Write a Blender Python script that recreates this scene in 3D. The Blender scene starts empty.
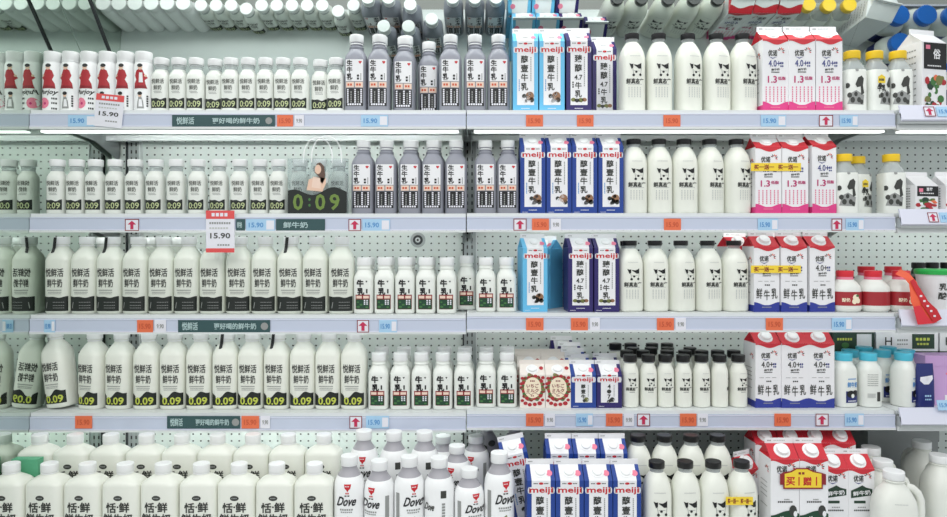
import bpy, bmesh, math, random
from mathutils import Vector, Matrix
random.seed(7)
SC = bpy.context.scene
COL = SC.collection

# ------------------------------------------------------------------ camera, world, lights, exposure
F, D, EYE, HY = 684.0, 1.90, 1.45, 242.0          # focal length in px, distance to the shelf fronts, eye height, horizon row
cam_d = bpy.data.cameras.new('camera'); cam = bpy.data.objects.new('camera', cam_d); COL.objects.link(cam)
cam.location = (0, -D, EYE); cam.rotation_euler = (math.pi / 2, 0, 0)
cam_d.sensor_width = 36; cam_d.lens = F / 947 * 36; cam_d.shift_y = -(258.5 - HY) / 947
cam_d.clip_start = 0.02
SC.camera = cam
world = bpy.data.worlds.new('store_ambient'); SC.world = world; world.use_nodes = True
bg = world.node_tree.nodes['Background']; bg.inputs[0].default_value = (0.93, 0.97, 1.0, 1); bg.inputs[1].default_value = 0.55
def area(name, loc, rot, sx, sy, power, col=(1, 1, 1)):
    l = bpy.data.lights.new(name, 'AREA'); l.shape = 'RECTANGLE'; l.size = sx; l.size_y = sy; l.energy = power; l.color = col
    o = bpy.data.objects.new(name, l); COL.objects.link(o); o.location = loc; o.rotation_euler = rot
    return o
area('store_ceiling_light', (-0.3, -2.2, 3.3), (math.radians(28), 0, 0), 5.0, 1.6, 52, (1, 0.99, 0.97))
area('canopy_light', (0.1, 0.0, EYE + 0.795), (math.radians(8), 0, 0), 2.5, 0.06, 3.8, (0.96, 1, 0.98))
SC.view_settings.view_transform = 'Standard'; SC.view_settings.look = 'None'
SC.view_settings.gamma = 1; SC.view_settings.use_curve_mapping = False
SC.view_settings.exposure = 0.34

# ------------------------------------------------------------------ materials
def lin(c):
    return tuple(((v / 255) / 12.92 if v / 255 <= 0.04045 else ((v / 255 + 0.055) / 1.055) ** 2.4) for v in c)
MATS = {}
def mat(name, rgb, rough=0.4, metal=0.0, emit=0.0, spec=0.5, sss=0.0, vary=0.0, scale=60):
    m = bpy.data.materials.new(name); m.use_nodes = True; MATS[name] = m
    nt = m.node_tree; b = nt.nodes['Principled BSDF']; c = lin(rgb) + (1,)
    b.inputs['Base Color'].default_value = c; b.inputs['Roughness'].default_value = rough
    b.inputs['Metallic'].default_value = metal; b.inputs['Specular IOR Level'].default_value = spec
    if emit:
        b.inputs['Emission Color'].default_value = c; b.inputs['Emission Strength'].default_value = emit
    if vary:
        tc = nt.nodes.new('ShaderNodeTexCoord'); n = nt.nodes.new('ShaderNodeTexNoise'); n.inputs['Scale'].default_value = scale
        r = nt.nodes.new('ShaderNodeMixRGB'); r.blend_type = 'MULTIPLY'; r.inputs[0].default_value = 1
        mr = nt.nodes.new('ShaderNodeMapRange'); mr.inputs[3].default_value = 1 - vary; mr.inputs[4].default_value = 1
        nt.links.new(tc.outputs['Object'], n.inputs[0]); nt.links.new(n.outputs[0], mr.inputs[0])
        r.inputs[1].default_value = c; nt.links.new(mr.outputs[0], r.inputs[2]); nt.links.new(r.outputs[0], b.inputs['Base Color'])
    return m
mat('milk_white', (236, 239, 233), 0.32, vary=0.05, scale=40)
mat('milk_cream', (238, 240, 230), 0.30, vary=0.05, scale=40)
mat('milk_green', (228, 232, 221), 0.30, vary=0.05, scale=40)
mat('white_plastic', (246, 247, 247), 0.35)
mat('white_card', (240, 240, 242), 0.45, vary=0.03)
mat('jug_white', (236, 238, 230), 0.38, vary=0.04)
mat('gray_plastic', (146, 148, 158), 0.38, vary=0.05)
mat('gray_collar', (168, 166, 172), 0.4)
mat('black', (24, 24, 26), 0.4)
mat('black_cap', (20, 20, 22), 0.35)
mat('dark_print', (58, 60, 56), 0.5)
mat('oat_print', (92, 95, 88), 0.5)
mat('gray_print', (150, 152, 150), 0.5)
mat('pale_print', (196, 199, 196), 0.5)
mat('band_black', (26, 32, 28), 0.42)
mat('yellowgreen', (196, 206, 84), 0.5)
mat('pale_green_print', (190, 200, 150), 0.5)
mat('olive_green', (112, 138, 62), 0.5)
mat('red', (200, 32, 44), 0.4)
mat('coat_red', (176, 40, 50), 0.5)
mat('dark_red', (140, 32, 40), 0.5)
mat('carton_red', (205, 45, 58), 0.4)
mat('pink', (236, 130, 156), 0.5)
mat('pink_text', (228, 110, 150), 0.5)
mat('magenta', (222, 64, 136), 0.4)
mat('magenta_text', (190, 40, 110), 0.5)
mat('skin', (232, 196, 172), 0.5)
mat('peach', (238, 210, 192), 0.5)
mat('sky_blue', (104, 190, 232), 0.38)
mat('royal_blue', (32, 66, 146), 0.38)
mat('navy_purple', (44, 34, 100), 0.38)
mat('navy', (34, 44, 110), 0.4)
mat('navy_text', (48, 58, 130), 0.5)
mat('yoghurt_blue', (44, 58, 150), 0.4)
mat('cow_brown', (150, 110, 80), 0.5)
mat('cow_olive', (120, 124, 70), 0.5)
mat('forest_green', (24, 66, 44), 0.45)
mat('leaf_green', (66, 118, 62), 0.5)
mat('dark_green', (34, 62, 46), 0.45)
mat('bright_green', (40, 176, 80), 0.4)
mat('box_green', (96, 178, 138), 0.5)
mat('yellow_cap', (250, 208, 40), 0.35)
mat('yellow', (246, 214, 60), 0.45)
mat('cyan_cap', (86, 200, 226), 0.35)
mat('blue_cap', (40, 120, 220), 0.35)
mat('red_cap', (222, 48, 62), 0.35)
mat('jar_label_red', (168, 44, 52), 0.4)
mat('cream_label', (250, 236, 208), 0.5)
mat('cream_card', (238, 230, 222), 0.45, vary=0.03)
mat('lilac', (206, 166, 216), 0.45)
mat('orange_tag', (232, 116, 76), 0.5)
mat('orange_text', (206, 88, 54), 0.5)
mat('tag_white', (232, 232, 240), 0.5)
mat('tag_blue', (170, 208, 236), 0.5)
mat('blue_text', (88, 150, 208), 0.5)
mat('tag_red', (226, 84, 84), 0.5)
mat('arrow_red', (196, 40, 84), 0.5)
mat('banner_green', (50, 82, 84), 0.5)
mat('banner_text', (176, 200, 200), 0.5)
mat('shelf_white', (226, 230, 230), 0.4, vary=0.04, scale=8)
mat('rail', (200, 208, 226), 0.22, vary=0.04, scale=5)
mat('rail_white', (222, 224, 238), 0.28)
mat('steel', (176, 182, 182), 0.4, vary=0.05, scale=10)
mat('dark_gap', (48, 52, 54), 0.6)
mat('floor_tile', (170, 170, 166), 0.35, vary=0.1, scale=3)
mat('cabinet_gray', (196, 200, 200), 0.45)
mat('board_gray', (150, 154, 154), 0.6, vary=0.05, scale=8)
mat('led', (250, 255, 252), 0.4, emit=1.1)
mat('mirror', (222, 229, 226), 0.035, metal=1.0)
mat('mirror_green', (214, 224, 216), 0.03, metal=1.0)
mat('brown_hair', (96, 72, 60), 0.6)
mat('orange_strip', (236, 96, 60), 0.4)

def clear_mat(name, tint, transp, rough=0.08):
    m = bpy.data.materials.new(name); m.use_nodes = True; MATS[name] = m
    nt = m.node_tree; b = nt.nodes['Principled BSDF']; out = nt.nodes['Material Output']
    b.inputs['Base Color'].default_value = lin(tint) + (1,); b.inputs['Roughness'].default_value = rough
    t = nt.nodes.new('ShaderNodeBsdfTransparent'); t.inputs[0].default_value = (0.93, 0.95, 0.95, 1)
    x = nt.nodes.new('ShaderNodeMixShader'); x.inputs[0].default_value = transp
    nt.links.new(b.outputs[0], x.inputs[1]); nt.links.new(t.outputs[0], x.inputs[2]); nt.links.new(x.outputs[0], out.inputs[0])
clear_mat('clear_plastic', (222, 228, 228), 0.55)
clear_mat('bag_film', (232, 238, 238), 0.93)

def dotted_wall(name, rgb):
    m = mat(name, rgb, 0.45); nt = m.node_tree; b = nt.nodes['Principled BSDF']
    tc = nt.nodes.new('ShaderNodeTexCoord'); sp = nt.nodes.new('ShaderNodeSeparateXYZ'); nt.links.new(tc.outputs['Object'], sp.inputs[0])
    def cell(sock, pitch):
        d = nt.nodes.new('ShaderNodeMath'); d.operation = 'DIVIDE'; nt.links.new(sock, d.inputs[0]); d.inputs[1].default_value = pitch
        f = nt.nodes.new('ShaderNodeMath'); f.operation = 'FRACT'; nt.links.new(d.outputs[0], f.inputs[0])
        s = nt.nodes.new('ShaderNodeMath'); s.operation = 'SUBTRACT'; nt.links.new(f.outputs[0], s.inputs[0]); s.inputs[1].default_value = 0.5
        p = nt.nodes.new('ShaderNodeMath'); p.operation = 'MULTIPLY'; nt.links.new(s.outputs[0], p.inputs[0]); nt.links.new(s.outputs[0], p.inputs[1])
        return p.outputs[0]
    a = nt.nodes.new('ShaderNodeMath'); a.operation = 'ADD'
    nt.links.new(cell(sp.outputs[0], 0.0265), a.inputs[0]); nt.links.new(cell(sp.outputs[2], 0.0235), a.inputs[1])
    lt = nt.nodes.new('ShaderNodeMath'); lt.operation = 'LESS_THAN'; nt.links.new(a.outputs[0], lt.inputs[0]); lt.inputs[1].default_value = 0.0155
    mx = nt.nodes.new('ShaderNodeMixRGB'); nt.links.new(lt.outputs[0], mx.inputs[0])
    mx.inputs[1].default_value = lin(rgb) + (1,); mx.inputs[2].default_value = lin((52, 58, 58)) + (1,)
    nt.links.new(mx.outputs[0], b.inputs['Base Color'])
dotted_wall('perforated', (222, 229, 225))
def slotted(name):
    m = mat(name, (150, 156, 156), 0.45); nt = m.node_tree; b = nt.nodes['Principled BSDF']
    tc = nt.nodes.new('ShaderNodeTexCoord'); w = nt.nodes.new('ShaderNodeTexWave'); w.bands_direction = 'Z'
    w.inputs['Scale'].default_value = 12.5; nt.links.new(tc.outputs['Object'], w.inputs[0])
    r = nt.nodes.new('ShaderNodeValToRGB'); r.color_ramp.interpolation = 'CONSTANT'
    r.color_ramp.elements[0].color = (0.02, 0.02, 0.02, 1); r.color_ramp.elements[1].position = 0.45; r.color_ramp.elements[1].color = lin((160, 166, 166)) + (1,)
    nt.links.new(w.outputs[0], r.inputs[0]); nt.links.new(r.outputs[0], b.inputs['Base Color'])
slotted('slotted_post')

# ------------------------------------------------------------------ mesh helpers
def to_mesh(name, vs, fs, m, smooth=True, angle=40):
    me = bpy.data.meshes.new(name); me.from_pydata([tuple(v) for v in vs], [], fs); me.materials.append(MATS[m])
    if smooth:
        me.polygons.foreach_set('use_smooth', [True] * len(me.polygons)); me.set_sharp_from_angle(angle=math.radians(angle))
    me.update()
    return me
def box_vf(x0, x1, y0, y1, z0, z1):
    return ([(x0, y0, z0), (x1, y0, z0), (x1, y1, z0), (x0, y1, z0), (x0, y0, z1), (x1, y0, z1), (x1, y1, z1), (x0, y1, z1)],
            [(0, 3, 2, 1), (4, 5, 6, 7), (0, 1, 5, 4), (1, 2, 6, 5), (2, 3, 7, 6), (3, 0, 4, 7)])
def join_vf(*parts):
    V, Fc = [], []
    for v, f in parts:
        o = len(V); V += list(v); Fc += [tuple(i + o for i in q) for q in f]
    return V, Fc
def sup(t, a, b, n):
    c, s = math.cos(t), math.sin(t)
    return (a * math.copysign(abs(c) ** (2 / n), c), b * math.copysign(abs(s) ** (2 / n), s))
def loft_vf(prof, seg=28):          # prof: (z, a, b, n) rings
    V, Fc = [], []
    for z, a, b, n in prof:
        for i in range(seg):
            x, y = sup(2 * math.pi * i / seg, a, b, n); V.append((x, y, z))
    for k in range(len(prof) - 1):
        for i in range(seg):
            j = (i + 1) % seg
            Fc.append((k * seg + i, k * seg + j, (k + 1) * seg + j, (k + 1) * seg + i))
    Fc.append(tuple(reversed(range(seg)))); Fc.append(tuple((len(prof) - 1) * seg + i for i in range(seg)))
    return V, Fc
def cyl_prof(r, z0, z1, bev=1.2):
    return [(z0, r - bev * 0.4, r - bev * 0.4, 2), (z0 + bev * 0.5, r, r, 2), (z1 - bev, r, r, 2), (z1, r - bev, r - bev, 2)]
def tube_vf(pts, r, seg=8):
    V, Fc = [], []
    P = [Vector(p) for p in pts]
    for k, p in enumerate(P):
        t = (P[min(k + 1, len(P) - 1)] - P[max(k - 1, 0)]).normalized()
        u = t.cross(Vector((0, 1, 0)))
        if u.length < 0.1: u = t.cross(Vector((1, 0, 0)))
        u.normalize(); w = t.cross(u)
        for i in range(seg):
            a = 2 * math.pi * i / seg; V.append(tuple(p + (u * math.cos(a) + w * math.sin(a)) * r))
    for k in range(len(P) - 1):
        for i in range(seg):
            j = (i + 1) % seg; Fc.append((k * seg + i, k * seg + j, (k + 1) * seg + j, (k + 1) * seg + i))
    Fc.append(tuple(range(seg))); Fc.append(tuple(reversed([(len(P) - 1) * seg + i for i in range(seg)])))
    return V, Fc

# ------------------------------------------------------------------ flat print laid onto a surface
TXT = {}
def text2d(s, bold=0.012):
    k = (s, bold)
    if k in TXT: return TXT[k]
    cu = bpy.data.curves.new('print', 'FONT'); cu.body = s; cu.size = 1; cu.offset = bold; cu.resolution_u = 2
    ob = bpy.data.objects.new('print', cu); COL.objects.link(ob); bpy.context.view_layer.update()
    me = bpy.data.meshes.new_from_object(ob.evaluated_get(bpy.context.evaluated_depsgraph_get()))
    vs = [(v.co.x, v.co.y) for v in me.vertices]; fs = [tuple(p.vertices) for p in me.polygons]
    bpy.data.meshes.remove(me); bpy.data.objects.remove(ob); bpy.data.curves.remove(cu)
    if vs:
        x0, x1 = min(v[0] for v in vs), max(v[0] for v in vs); y0, y1 = min(v[1] for v in vs), max(v[1] for v in vs)
        vs = [(x - (x0 + x1) / 2, y - (y0 + y1) / 2) for x, y in vs]
        TXT[k] = (vs, fs, x1 - x0, y1 - y0)
    else:
        TXT[k] = ([], [], 0, 0)
    return TXT[k]
class Art:
    def __init__(self): self.items = []        # (part name, material, layer, verts (u,z), faces)
    def add(self, part, m, layer, vs, fs): self.items.append((part, m, layer, vs, fs))
    def rect(self, part, m, u0, u1, z0, z1, layer=1, nu=6, nz=2):
        self.wave(part, m, u0, u1, lambda t: z0, lambda t: z1, layer, nu, nz)
    def wave(self, part, m, u0, u1, lo, hi, layer=1, nu=16, nz=2):
        vs, fs = [], []
        for i in range(nu + 1):
            t = i / nu; u = u0 + (u1 - u0) * t; a, b = lo(t), hi(t)
            for k in range(nz + 1): vs.append((u, a + (b - a) * k / nz))
        for i in range(nu):
            for k in range(nz):
                p = i * (nz + 1) + k; fs.append((p, p + nz + 1, p + nz + 2, p + 1))
        self.add(part, m, layer, vs, fs)
    def disc(self, part, m, cu, cz, ru, rz=None, layer=1, n=14):
        rz = rz or ru; vs = [(cu, cz)]; fs = []
        for q in (0.5, 1):
            vs += [(cu + ru * q * math.cos(2 * math.pi * i / n), cz + rz * q * math.sin(2 * math.pi * i / n)) for i in range(n)]
        for i in range(n):
            j = (i + 1) % n; fs.append((0, 1 + i, 1 + j)); fs.append((1 + i, 1 + n + i, 1 + n + j, 1 + j))
        self.add(part, m, layer, vs, fs)
    def poly(self, part, m, pts, layer=1):
        bm = bmesh.new(); bm.faces.new([bm.verts.new((p[0], p[1], 0)) for p in pts]); bmesh.ops.triangulate(bm, faces=bm.faces[:])
        for _ in range(5):
            lg = [e for e in bm.edges if e.calc_length() > 5.5]
            if not lg: break
            bmesh.ops.subdivide_edges(bm, edges=lg, cuts=1); bmesh.ops.triangulate(bm, faces=bm.faces[:])
        bm.verts.index_update(); vs = [(v.co.x, v.co.y) for v in bm.verts]; fs = [tuple(v.index for v in f.verts) for f in bm.faces]; bm.free()
        self.add(part, m, layer, vs, fs)
    def text(self, part, m, s, cu, cz, h=None, w=None, layer=2, bold=0.012, slant=0.0, rot=0.0, double=0.0, fat=0.012):
        bold = min(bold, 0.012); vs, fs, tw, th = text2d(s, bold)
        sx = (w / tw) if w else h / th; sy = (h / th) if h else sx
        out = []
        c, sn = math.cos(rot), math.sin(rot)
        for x, y in vs:
            x2, y2 = x * sx + slant * y * sy, y * sy
            out.append((cu + x2 * c - y2 * sn, cz + x2 * sn + y2 * c))
        g = (h or sx * 0.8) * fat
        for q, (du, dz) in enumerate(((-g, -g), (g, g), (-g, g), (g, -g))): self.add(part, m, layer + 0.2 * q, [(u + du, z + dz) for u, z in out], fs)
    def vtext(self, part, m, s, cu, ztop, size, pitch, layer=2, bold=0.012, fat=0.022):
        for i, ch in enumerate(s): self.text(part, m, ch, cu, ztop - pitch * i, h=size, layer=layer, bold=bold, fat=fat)
    def dashes(self, part, m, u0, u1, z, h, n, layer=2):
        st = (u1 - u0) / n
        for i in range(n): self.rect(part, m, u0 + st * i, u0 + st * (i + 0.72), z - h / 2, z + h / 2, layer, 1, 1)
    def vdashes(self, part, m, u, z0, z1, w, n, layer=2):
        st = (z1 - z0) / n
        for i in range(n): self.rect(part, m, u - w / 2, u + w / 2, z0 + st * i, z0 + st * (i + 0.72), layer, 1, 1)
    def bake(self, surf):                      # -> [(part, material, verts, faces)] merged by part and material
        out = {}
        for part, m, layer, vs, fs in self.items:
            V, Fc = out.setdefault((part, m), ([], [])); o = len(V)
            V += [surf(u, z, 0.25 + 0.3 * layer) for u, z in vs]; Fc += [tuple(i + o for i in f) for f in fs]
        return [(p, m, V, Fc) for (p, m), (V, Fc) in out.items()]
def bottle_surf(prof):
    def f(u, z, off):
        for (z0, a0, b0, n0), (z1, a1, b1, n1) in zip(prof, prof[1:]):
            if z <= z1 or z1 == prof[-1][0]:
                t = 0 if z1 == z0 else max(0, min(1, (z - z0) / (z1 - z0))); break
        a, b, n = a0 + (a1 - a0) * t + off * 0.6, b0 + (b1 - b0) * t + off, n0 + (n1 - n0) * t
        q = min(0.985, abs(u / a)); return (math.copysign(q * a, u), -b * (1 - q ** n) ** (1 / n), z)
    return f

# ------------------------------------------------------------------ a kind of thing: meshes in mm, shared by every copy
S = 0.001
class Model:
    def __init__(self, kind, w, d, h): self.kind, self.w, self.d, self.h, self.parts = kind, w * S, d * S, h * S, []; self.back = set()
    def part(self, name, vf, m, parent=None, smooth=True, angle=40, loc=None):
        vs, fs = vf
        me = to_mesh(name, [(x * S, y * S, z * S) for x, y, z in vs], fs, m, smooth, angle); self.parts.append((name, me, parent)); return len(self.parts) - 1
    def art(self, a, surf, parent, back=False):
        for p, m, V, Fc in a.bake(surf):
            self.part(p, (V, Fc), m, parent, smooth=False)
            if back: self.back.add(self.part('back_' + p, ([(-x, -y, z) for x, y, z in V], Fc), m, parent, smooth=False))
NTHINGS = {}
def thing(name, label, cat, loc, rotz=0, group=None):
    o = bpy.data.objects.new(name, None); COL.objects.link(o); o.location = loc; o.rotation_euler = (0, 0, rotz)
    o.empty_display_size = 0.02; o['label'] = label; o['category'] = cat
    if group: o['group'] = group
    return o
def obj(name, me, parent=None, loc=(0, 0, 0)):
    o = bpy.data.objects.new(name, me); COL.objects.link(o); o.location = loc
    if parent is not None: o.parent = parent
    return o
def part(name, vf, m, parent=None, smooth=False, angle=40, loc=(0, 0, 0)):
    return obj(name, to_mesh(name, vf[0], vf[1], m, smooth, angle), parent, loc)
def struct(name, vf, m, loc=(0, 0, 0), parent=None):
    o = part(name, vf, m, parent, loc=loc)
    if parent is None: o['kind'] = 'structure'
    return o
def put(model, label, cat, loc, rotz=0, sz=1.0, group=None, tilt=(0, 0), sxy=1.0, extra=None, backs=False):
    t = thing(model.kind, label, cat, loc, 0, group)
    t.rotation_euler = (tilt[0], tilt[1], rotz); t.scale = (sxy, sxy, sz)
    made = []
    for i, (name, me, par) in enumerate(model.parts + (extra or [])):
        if i in model.back and not backs: made.append(None); continue
        made.append(obj(name, me, t if par is None else made[par]))
    return t

def screw_cap(m, r, z0, z1, material, name='cap'):
    i = m.part(name, loft_vf(cyl_prof(r, z0, z1), 24), material)
    return i
def cow_icon(a, cu, cz, s, part='cow_print'):
    P = lambda pts: [(cu + x * s, cz + y * s) for x, y in pts]
    a.poly(part, 'black', P([(-12, 11), (-8, 9.5), (-4.5, 10), (-5, 3), (-8, 1), (-10, 6)]), 2)
    a.poly(part, 'black', P([(-3, 9), (3, 8), (8, 10), (11, 12), (11, 2), (6, 1.5), (1, 5), (-3, 7.5)]), 2)
    a.disc(part, 'black', cu + 1 * s, cz - 4 * s, 2.4 * s, 2 * s, 2, 8)
    a.disc(part, 'black', cu - 4 * s, cz - 9.5 * s, 2.6 * s, 2.4 * s, 2, 8)
    a.disc(part, 'black', cu + 9 * s, cz - 9 * s, 2.4 * s, 2.4 * s, 2, 8)
    a.poly(part, 'gray_print', P([(-6, 2), (-5.2, 2), (-3.6, -8), (-4.6, -8)]), 1)
    a.poly(part, 'gray_print', P([(10.4, 2), (11.2, 2), (10, -8), (9.2, -8)]), 1)
    a.poly(part, 'gray_print', P([(-3.5, -1.8), (8, -2.2), (8, -2.8), (-3.5, -2.4)]), 1)

# ---- bottles
class Fig(Art):                                # the portrait print is drawn small and laid out larger
    def add(self, p, m, layer, vs, fs):
        top = min(v[1] for v in vs) > 83
        Art.add(self, p, m, layer, [(u * 1.45 if top else u * 1.25, 69 + (z - 86) * 1.41 if top else 12 + (z - 40) * 1.3) for u, z in vs], fs)
def portrait_bottle(variant):
    m = Model('milk_bottle', 52, 52, 177)
    pr = [(0, 23, 23, 2.2), (2.5, 25.2, 25.2, 2.2), (8, 25.9, 25.9, 2.2), (128, 25.9, 25.9, 2.2), (140, 25, 25, 2.2), (147, 22.6, 22.6, 2), (152, 21, 21, 2)]
    b = m.part('body', loft_vf(pr), 'white_plastic')
    screw_cap(m, 23.2, 151, 177, 'white_plastic'); m.part('cap_ring', loft_vf(cyl_prof(23.8, 147.5, 150.5, .6), 24), 'white_plastic')
    a = Fig(); f = -1 if variant == 3 else 1
    a.poly('figure_print', 'coat_red', [(f * x, z) for x, z in [(-12, 86), (13, 86), (12, 96), (8, 104), (11, 112), (8, 122), (2, 126), (-4, 124), (-8, 114), (-13, 108), (-8, 103), (-9, 96)]], 1)
    a.poly('figure_print', 'dark_red', [(f * x, z) for x, z in [(-12, 86), (13, 86), (12, 91), (-10, 92)]], 2)
    a.disc('figure_print', 'skin', f * 0.5, 128.5, 4.4, 5, 2, 10); a.disc('figure_print', 'black', f * 1, 132.5, 5.4, 3.8, 3, 10)
    a.disc('figure_print', 'skin', -f * 9, 112, 2.4, 2.4, 2, 8)
    if variant == 3: a.poly('figure_print', 'white_card', [(-3, 98), (5, 98), (4, 118), (-2, 118)], 2)
    if variant == 1:
        a.text('lettering', 'dark_print', 'Purjoy', 0, 75, w=36, slant=0.3, bold=0.02)
        a.disc('flavour_dot', 'pink', -9, 52, 12, 12, 1); a.disc('flavour_dot', 'magenta_text', -6, 51, 3, 3, 2, 8)
        for z in (62, 52, 40): a.dashes('lettering', 'dark_print', 8, 18, z, 4, 3)
    else:
        a.poly('small_figure_print', 'gray_print', [(-8, 40), (8, 40), (6, 56), (2, 66), (-4, 66), (-7, 52)], 1)
        a.poly('small_figure_print', 'white_card', [(-4, 44), (5, 44), (3, 60), (-3, 60)], 2)
        a.disc('small_figure_print', 'skin', -1, 69, 4, 4.4, 2, 10); a.disc('small_figure_print', 'black', -1, 73, 5.4, 4, 3, 10)
        a.vdashes('lettering', 'dark_print', 14, 44, 70, 3, 5)
    m.art(a, bottle_surf(pr), b)
    return m
def wave_top(base, amp):
    return lambda t: base + amp * (0.55 * math.sin(t * 6.6 + 0.6) + 0.45 * math.sin(t * 12.3 + 2.2))
def small_oat():
    m = Model('milk_bottle', 49.5, 49.5, 158)
    pr = [(0, 21, 21, 3), (2, 23.6, 23.6, 3), (6, 24.6, 24.6, 3), (100, 24.6, 24.6, 3), (108, 24, 24, 2.8), (115, 21.6, 21.6, 2.4), (120, 18.4, 18.4, 2.1), (124, 17.4, 17.4, 2)]
    b = m.part('body', loft_vf(pr), 'milk_white')
    m.part('neck', loft_vf([(124, 17.4, 17.4, 2), (131, 17.2, 17.2, 2), (132, 18.6, 18.6, 2), (134, 18.6, 18.6, 2), (135, 17, 17, 2), (139, 17, 17, 2)], 24), 'clear_plastic')
    screw_cap(m, 20.6, 138.5, 158, 'white_plastic')
    a = Art()
    a.text('lettering', 'oat_print', '悦鲜活', 0, 89, w=35, h=14, fat=0.0); a.text('lettering', 'oat_print', '鲜奶', 0, 71, w=23, h=14, fat=0.0)
    a.dashes('lettering', 'gray_print', -11, 11, 60, 1.6, 8); a.dashes('lettering', 'gray_print', -9, 13, 56, 1.6, 8)
    a.wave('label_band', 'band_black', -22, 22, lambda t: 13, wave_top(40, 3.2), 1, 18, 2)
    a.text('lettering', 'pale_green_print', '0:09', 1, 25, w=36, h=17, bold=0.0)
    m.art(a, bottle_surf(pr), b, True)
    return m
def tall_oat(numbers):
    m = Model('milk_bottle', 72.6, 72.6, 218)
    pr = [(0, 32, 32, 3.4), (2.5, 34.6, 34.6, 3.4), (8, 36.2, 36.2, 3.4), (150, 36.2, 36.2, 3.4), (157, 35.2, 35.2, 3.2), (168, 31.4, 31.4, 2.8), (179, 25, 25, 2.4), (187, 18.8, 18.8, 2), (198, 16.6, 16.6, 2)]
    b = m.part('body', loft_vf(pr, 32), 'milk_green' if not numbers else 'milk_cream')
    m.part('neck_ring', loft_vf(cyl_prof(19.5, 191, 195, 1), 24), 'white_plastic'); screw_cap(m, 21, 197, 218, 'white_plastic')
    a = Art()
    a.text('lettering', 'dark_print', '悦鲜活', -1, 117, w=50, h=24, fat=0.004); a.text('lettering', 'dark_print', '鲜牛奶', 0, 87, w=42, h=24, fat=0.004)
    a.dashes('lettering', 'gray_print', -20, 20, 67, 3, 14); a.dashes('lettering', 'gray_print', -18, 20, 61, 2, 14); a.dashes('lettering', 'gray_print', -18, 18, 57, 1.6, 14)
    if numbers:
        a.wave('label_band', 'band_black', -33, 33, lambda t: 13, lambda t: 45 + 7 * math.sin(t * 5.2 + 3.4) + 4 * math.sin(t * 11 + 1), 1, 22, 2)
        a.text('lettering', 'yellowgreen', '0.09', 3, 26, w=50, h=21, bold=0.03)
        a.poly('label_drip', 'milk_cream', [(-24, 52), (-20, 30), (-18, 30), (-17, 50)], 2)
    else:
        a.wave('label_band', 'band_black', -33, 33, lambda t: 8, wave_top(48, 2.4), 1, 22, 2)
        for z in (33, 24, 17): a.dashes('lettering', 'gray_print', -4, 27, z, 1.4, 7)
        a.poly('lettering', 'gray_print', [(-25, 16), (-23, 16), (-20, 33), (-22, 33)], 2)
    m.art(a, bottle_surf(pr), b)
    m.pr = pr
    return m
def seal_strip_mesh(pr_h=218):
    a = Art(); a.rect('seal_strip', 'black', -4.5, 4.5, 172, 217, 1, 1, 6)
    def surf(u, z, off):
        pts = [(172, -28), (186, -21.5), (196, -21.6), (217, -21.6)]
        for (z0, y0), (z1, y1) in zip(pts, pts[1:]):
            if z <= z1: return (u - 6 - (217 - z) * 0.1, y0 + (y1 - y0) * (z - z0) / (z1 - z0) - off, z)
        return (u - 6, -22, z)
    p, mm, V, Fc = a.bake(surf)[0]
    return ('seal_strip', to_mesh('seal_strip', [(x * S, y * S, z * S) for x, y, z in V], Fc, 'black', False), None)
def gray_bottle():
    m = Model('milk_bottle', 64, 64, 219)
    pr = [(0, 28, 28, 4), (2, 31, 31, 4), (6, 31.9, 31.9, 4), (146, 31.9, 31.9, 4), (154, 31, 31, 3.6), (163, 28, 28, 3), (172, 22.6, 22.6, 2.4), (178, 19.2, 19.2, 2), (181, 20.6, 20.6, 2), (184, 20.6, 20.6, 2), (187, 17, 17, 2), (199, 16.6, 16.6, 2)]
    b = m.part('body', loft_vf(pr, 32), 'gray_plastic'); screw_cap(m, 20, 198, 219, 'white_plastic')
    m.part('neck_ring', loft_vf(cyl_prof(19.6, 191, 194.5, 1), 24), 'white_plastic')
    a = Art()
    a.rect('label_panel', 'white_card', -25, 24, 86, 146, 1, 8, 2)
    a.vtext('lettering', 'black', '生牛乳', -14, 136, 16, 18.5)
    a.disc('heart_print', 'red', 14, 139, 2.6, 2.4, 2, 8); a.disc('heart_print', 'red', 18, 139, 2.6, 2.4, 2, 8); a.poly('heart_print', 'red', [(11.6, 138.2), (16, 133), (20.4, 138.2)], 2)
    a.vdashes('lettering', 'black', 10, 90, 106, 6, 2); a.vdashes('lettering', 'gray_print', 18, 89, 108, 3, 6)
    a.dashes('lettering', 'gray_print', -19, -8, 89.5, 3, 3)
    a.rect('label_box', 'peach', -24, -1.5, 69, 84, 1, 4, 1); a.rect('label_box', 'peach', 1.5, 23.5, 69, 84, 1, 4, 1)
    a.dashes('lettering', 'orange_text', -20, -5, 76.5, 6, 2); a.dashes('lettering', 'orange_text', 5, 20, 76.5, 6, 2)
    a.rect('label_dark_panel', 'black', -25, 24, 18, 67, 1, 8, 2)
    for u in (-19, 2, 19): a.vdashes('lettering', 'tag_white', u, 27, 66, 4.6, 7)
    for u in (-9.5, 11): a.vdashes('lettering', 'gray_print', u, 27, 60, 3, 5)
    a.dashes('lettering', 'tag_white', -20, 20, 22.5, 5, 6)
    m.art(a, bottle_surf(pr), b, True)
    return m
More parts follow.
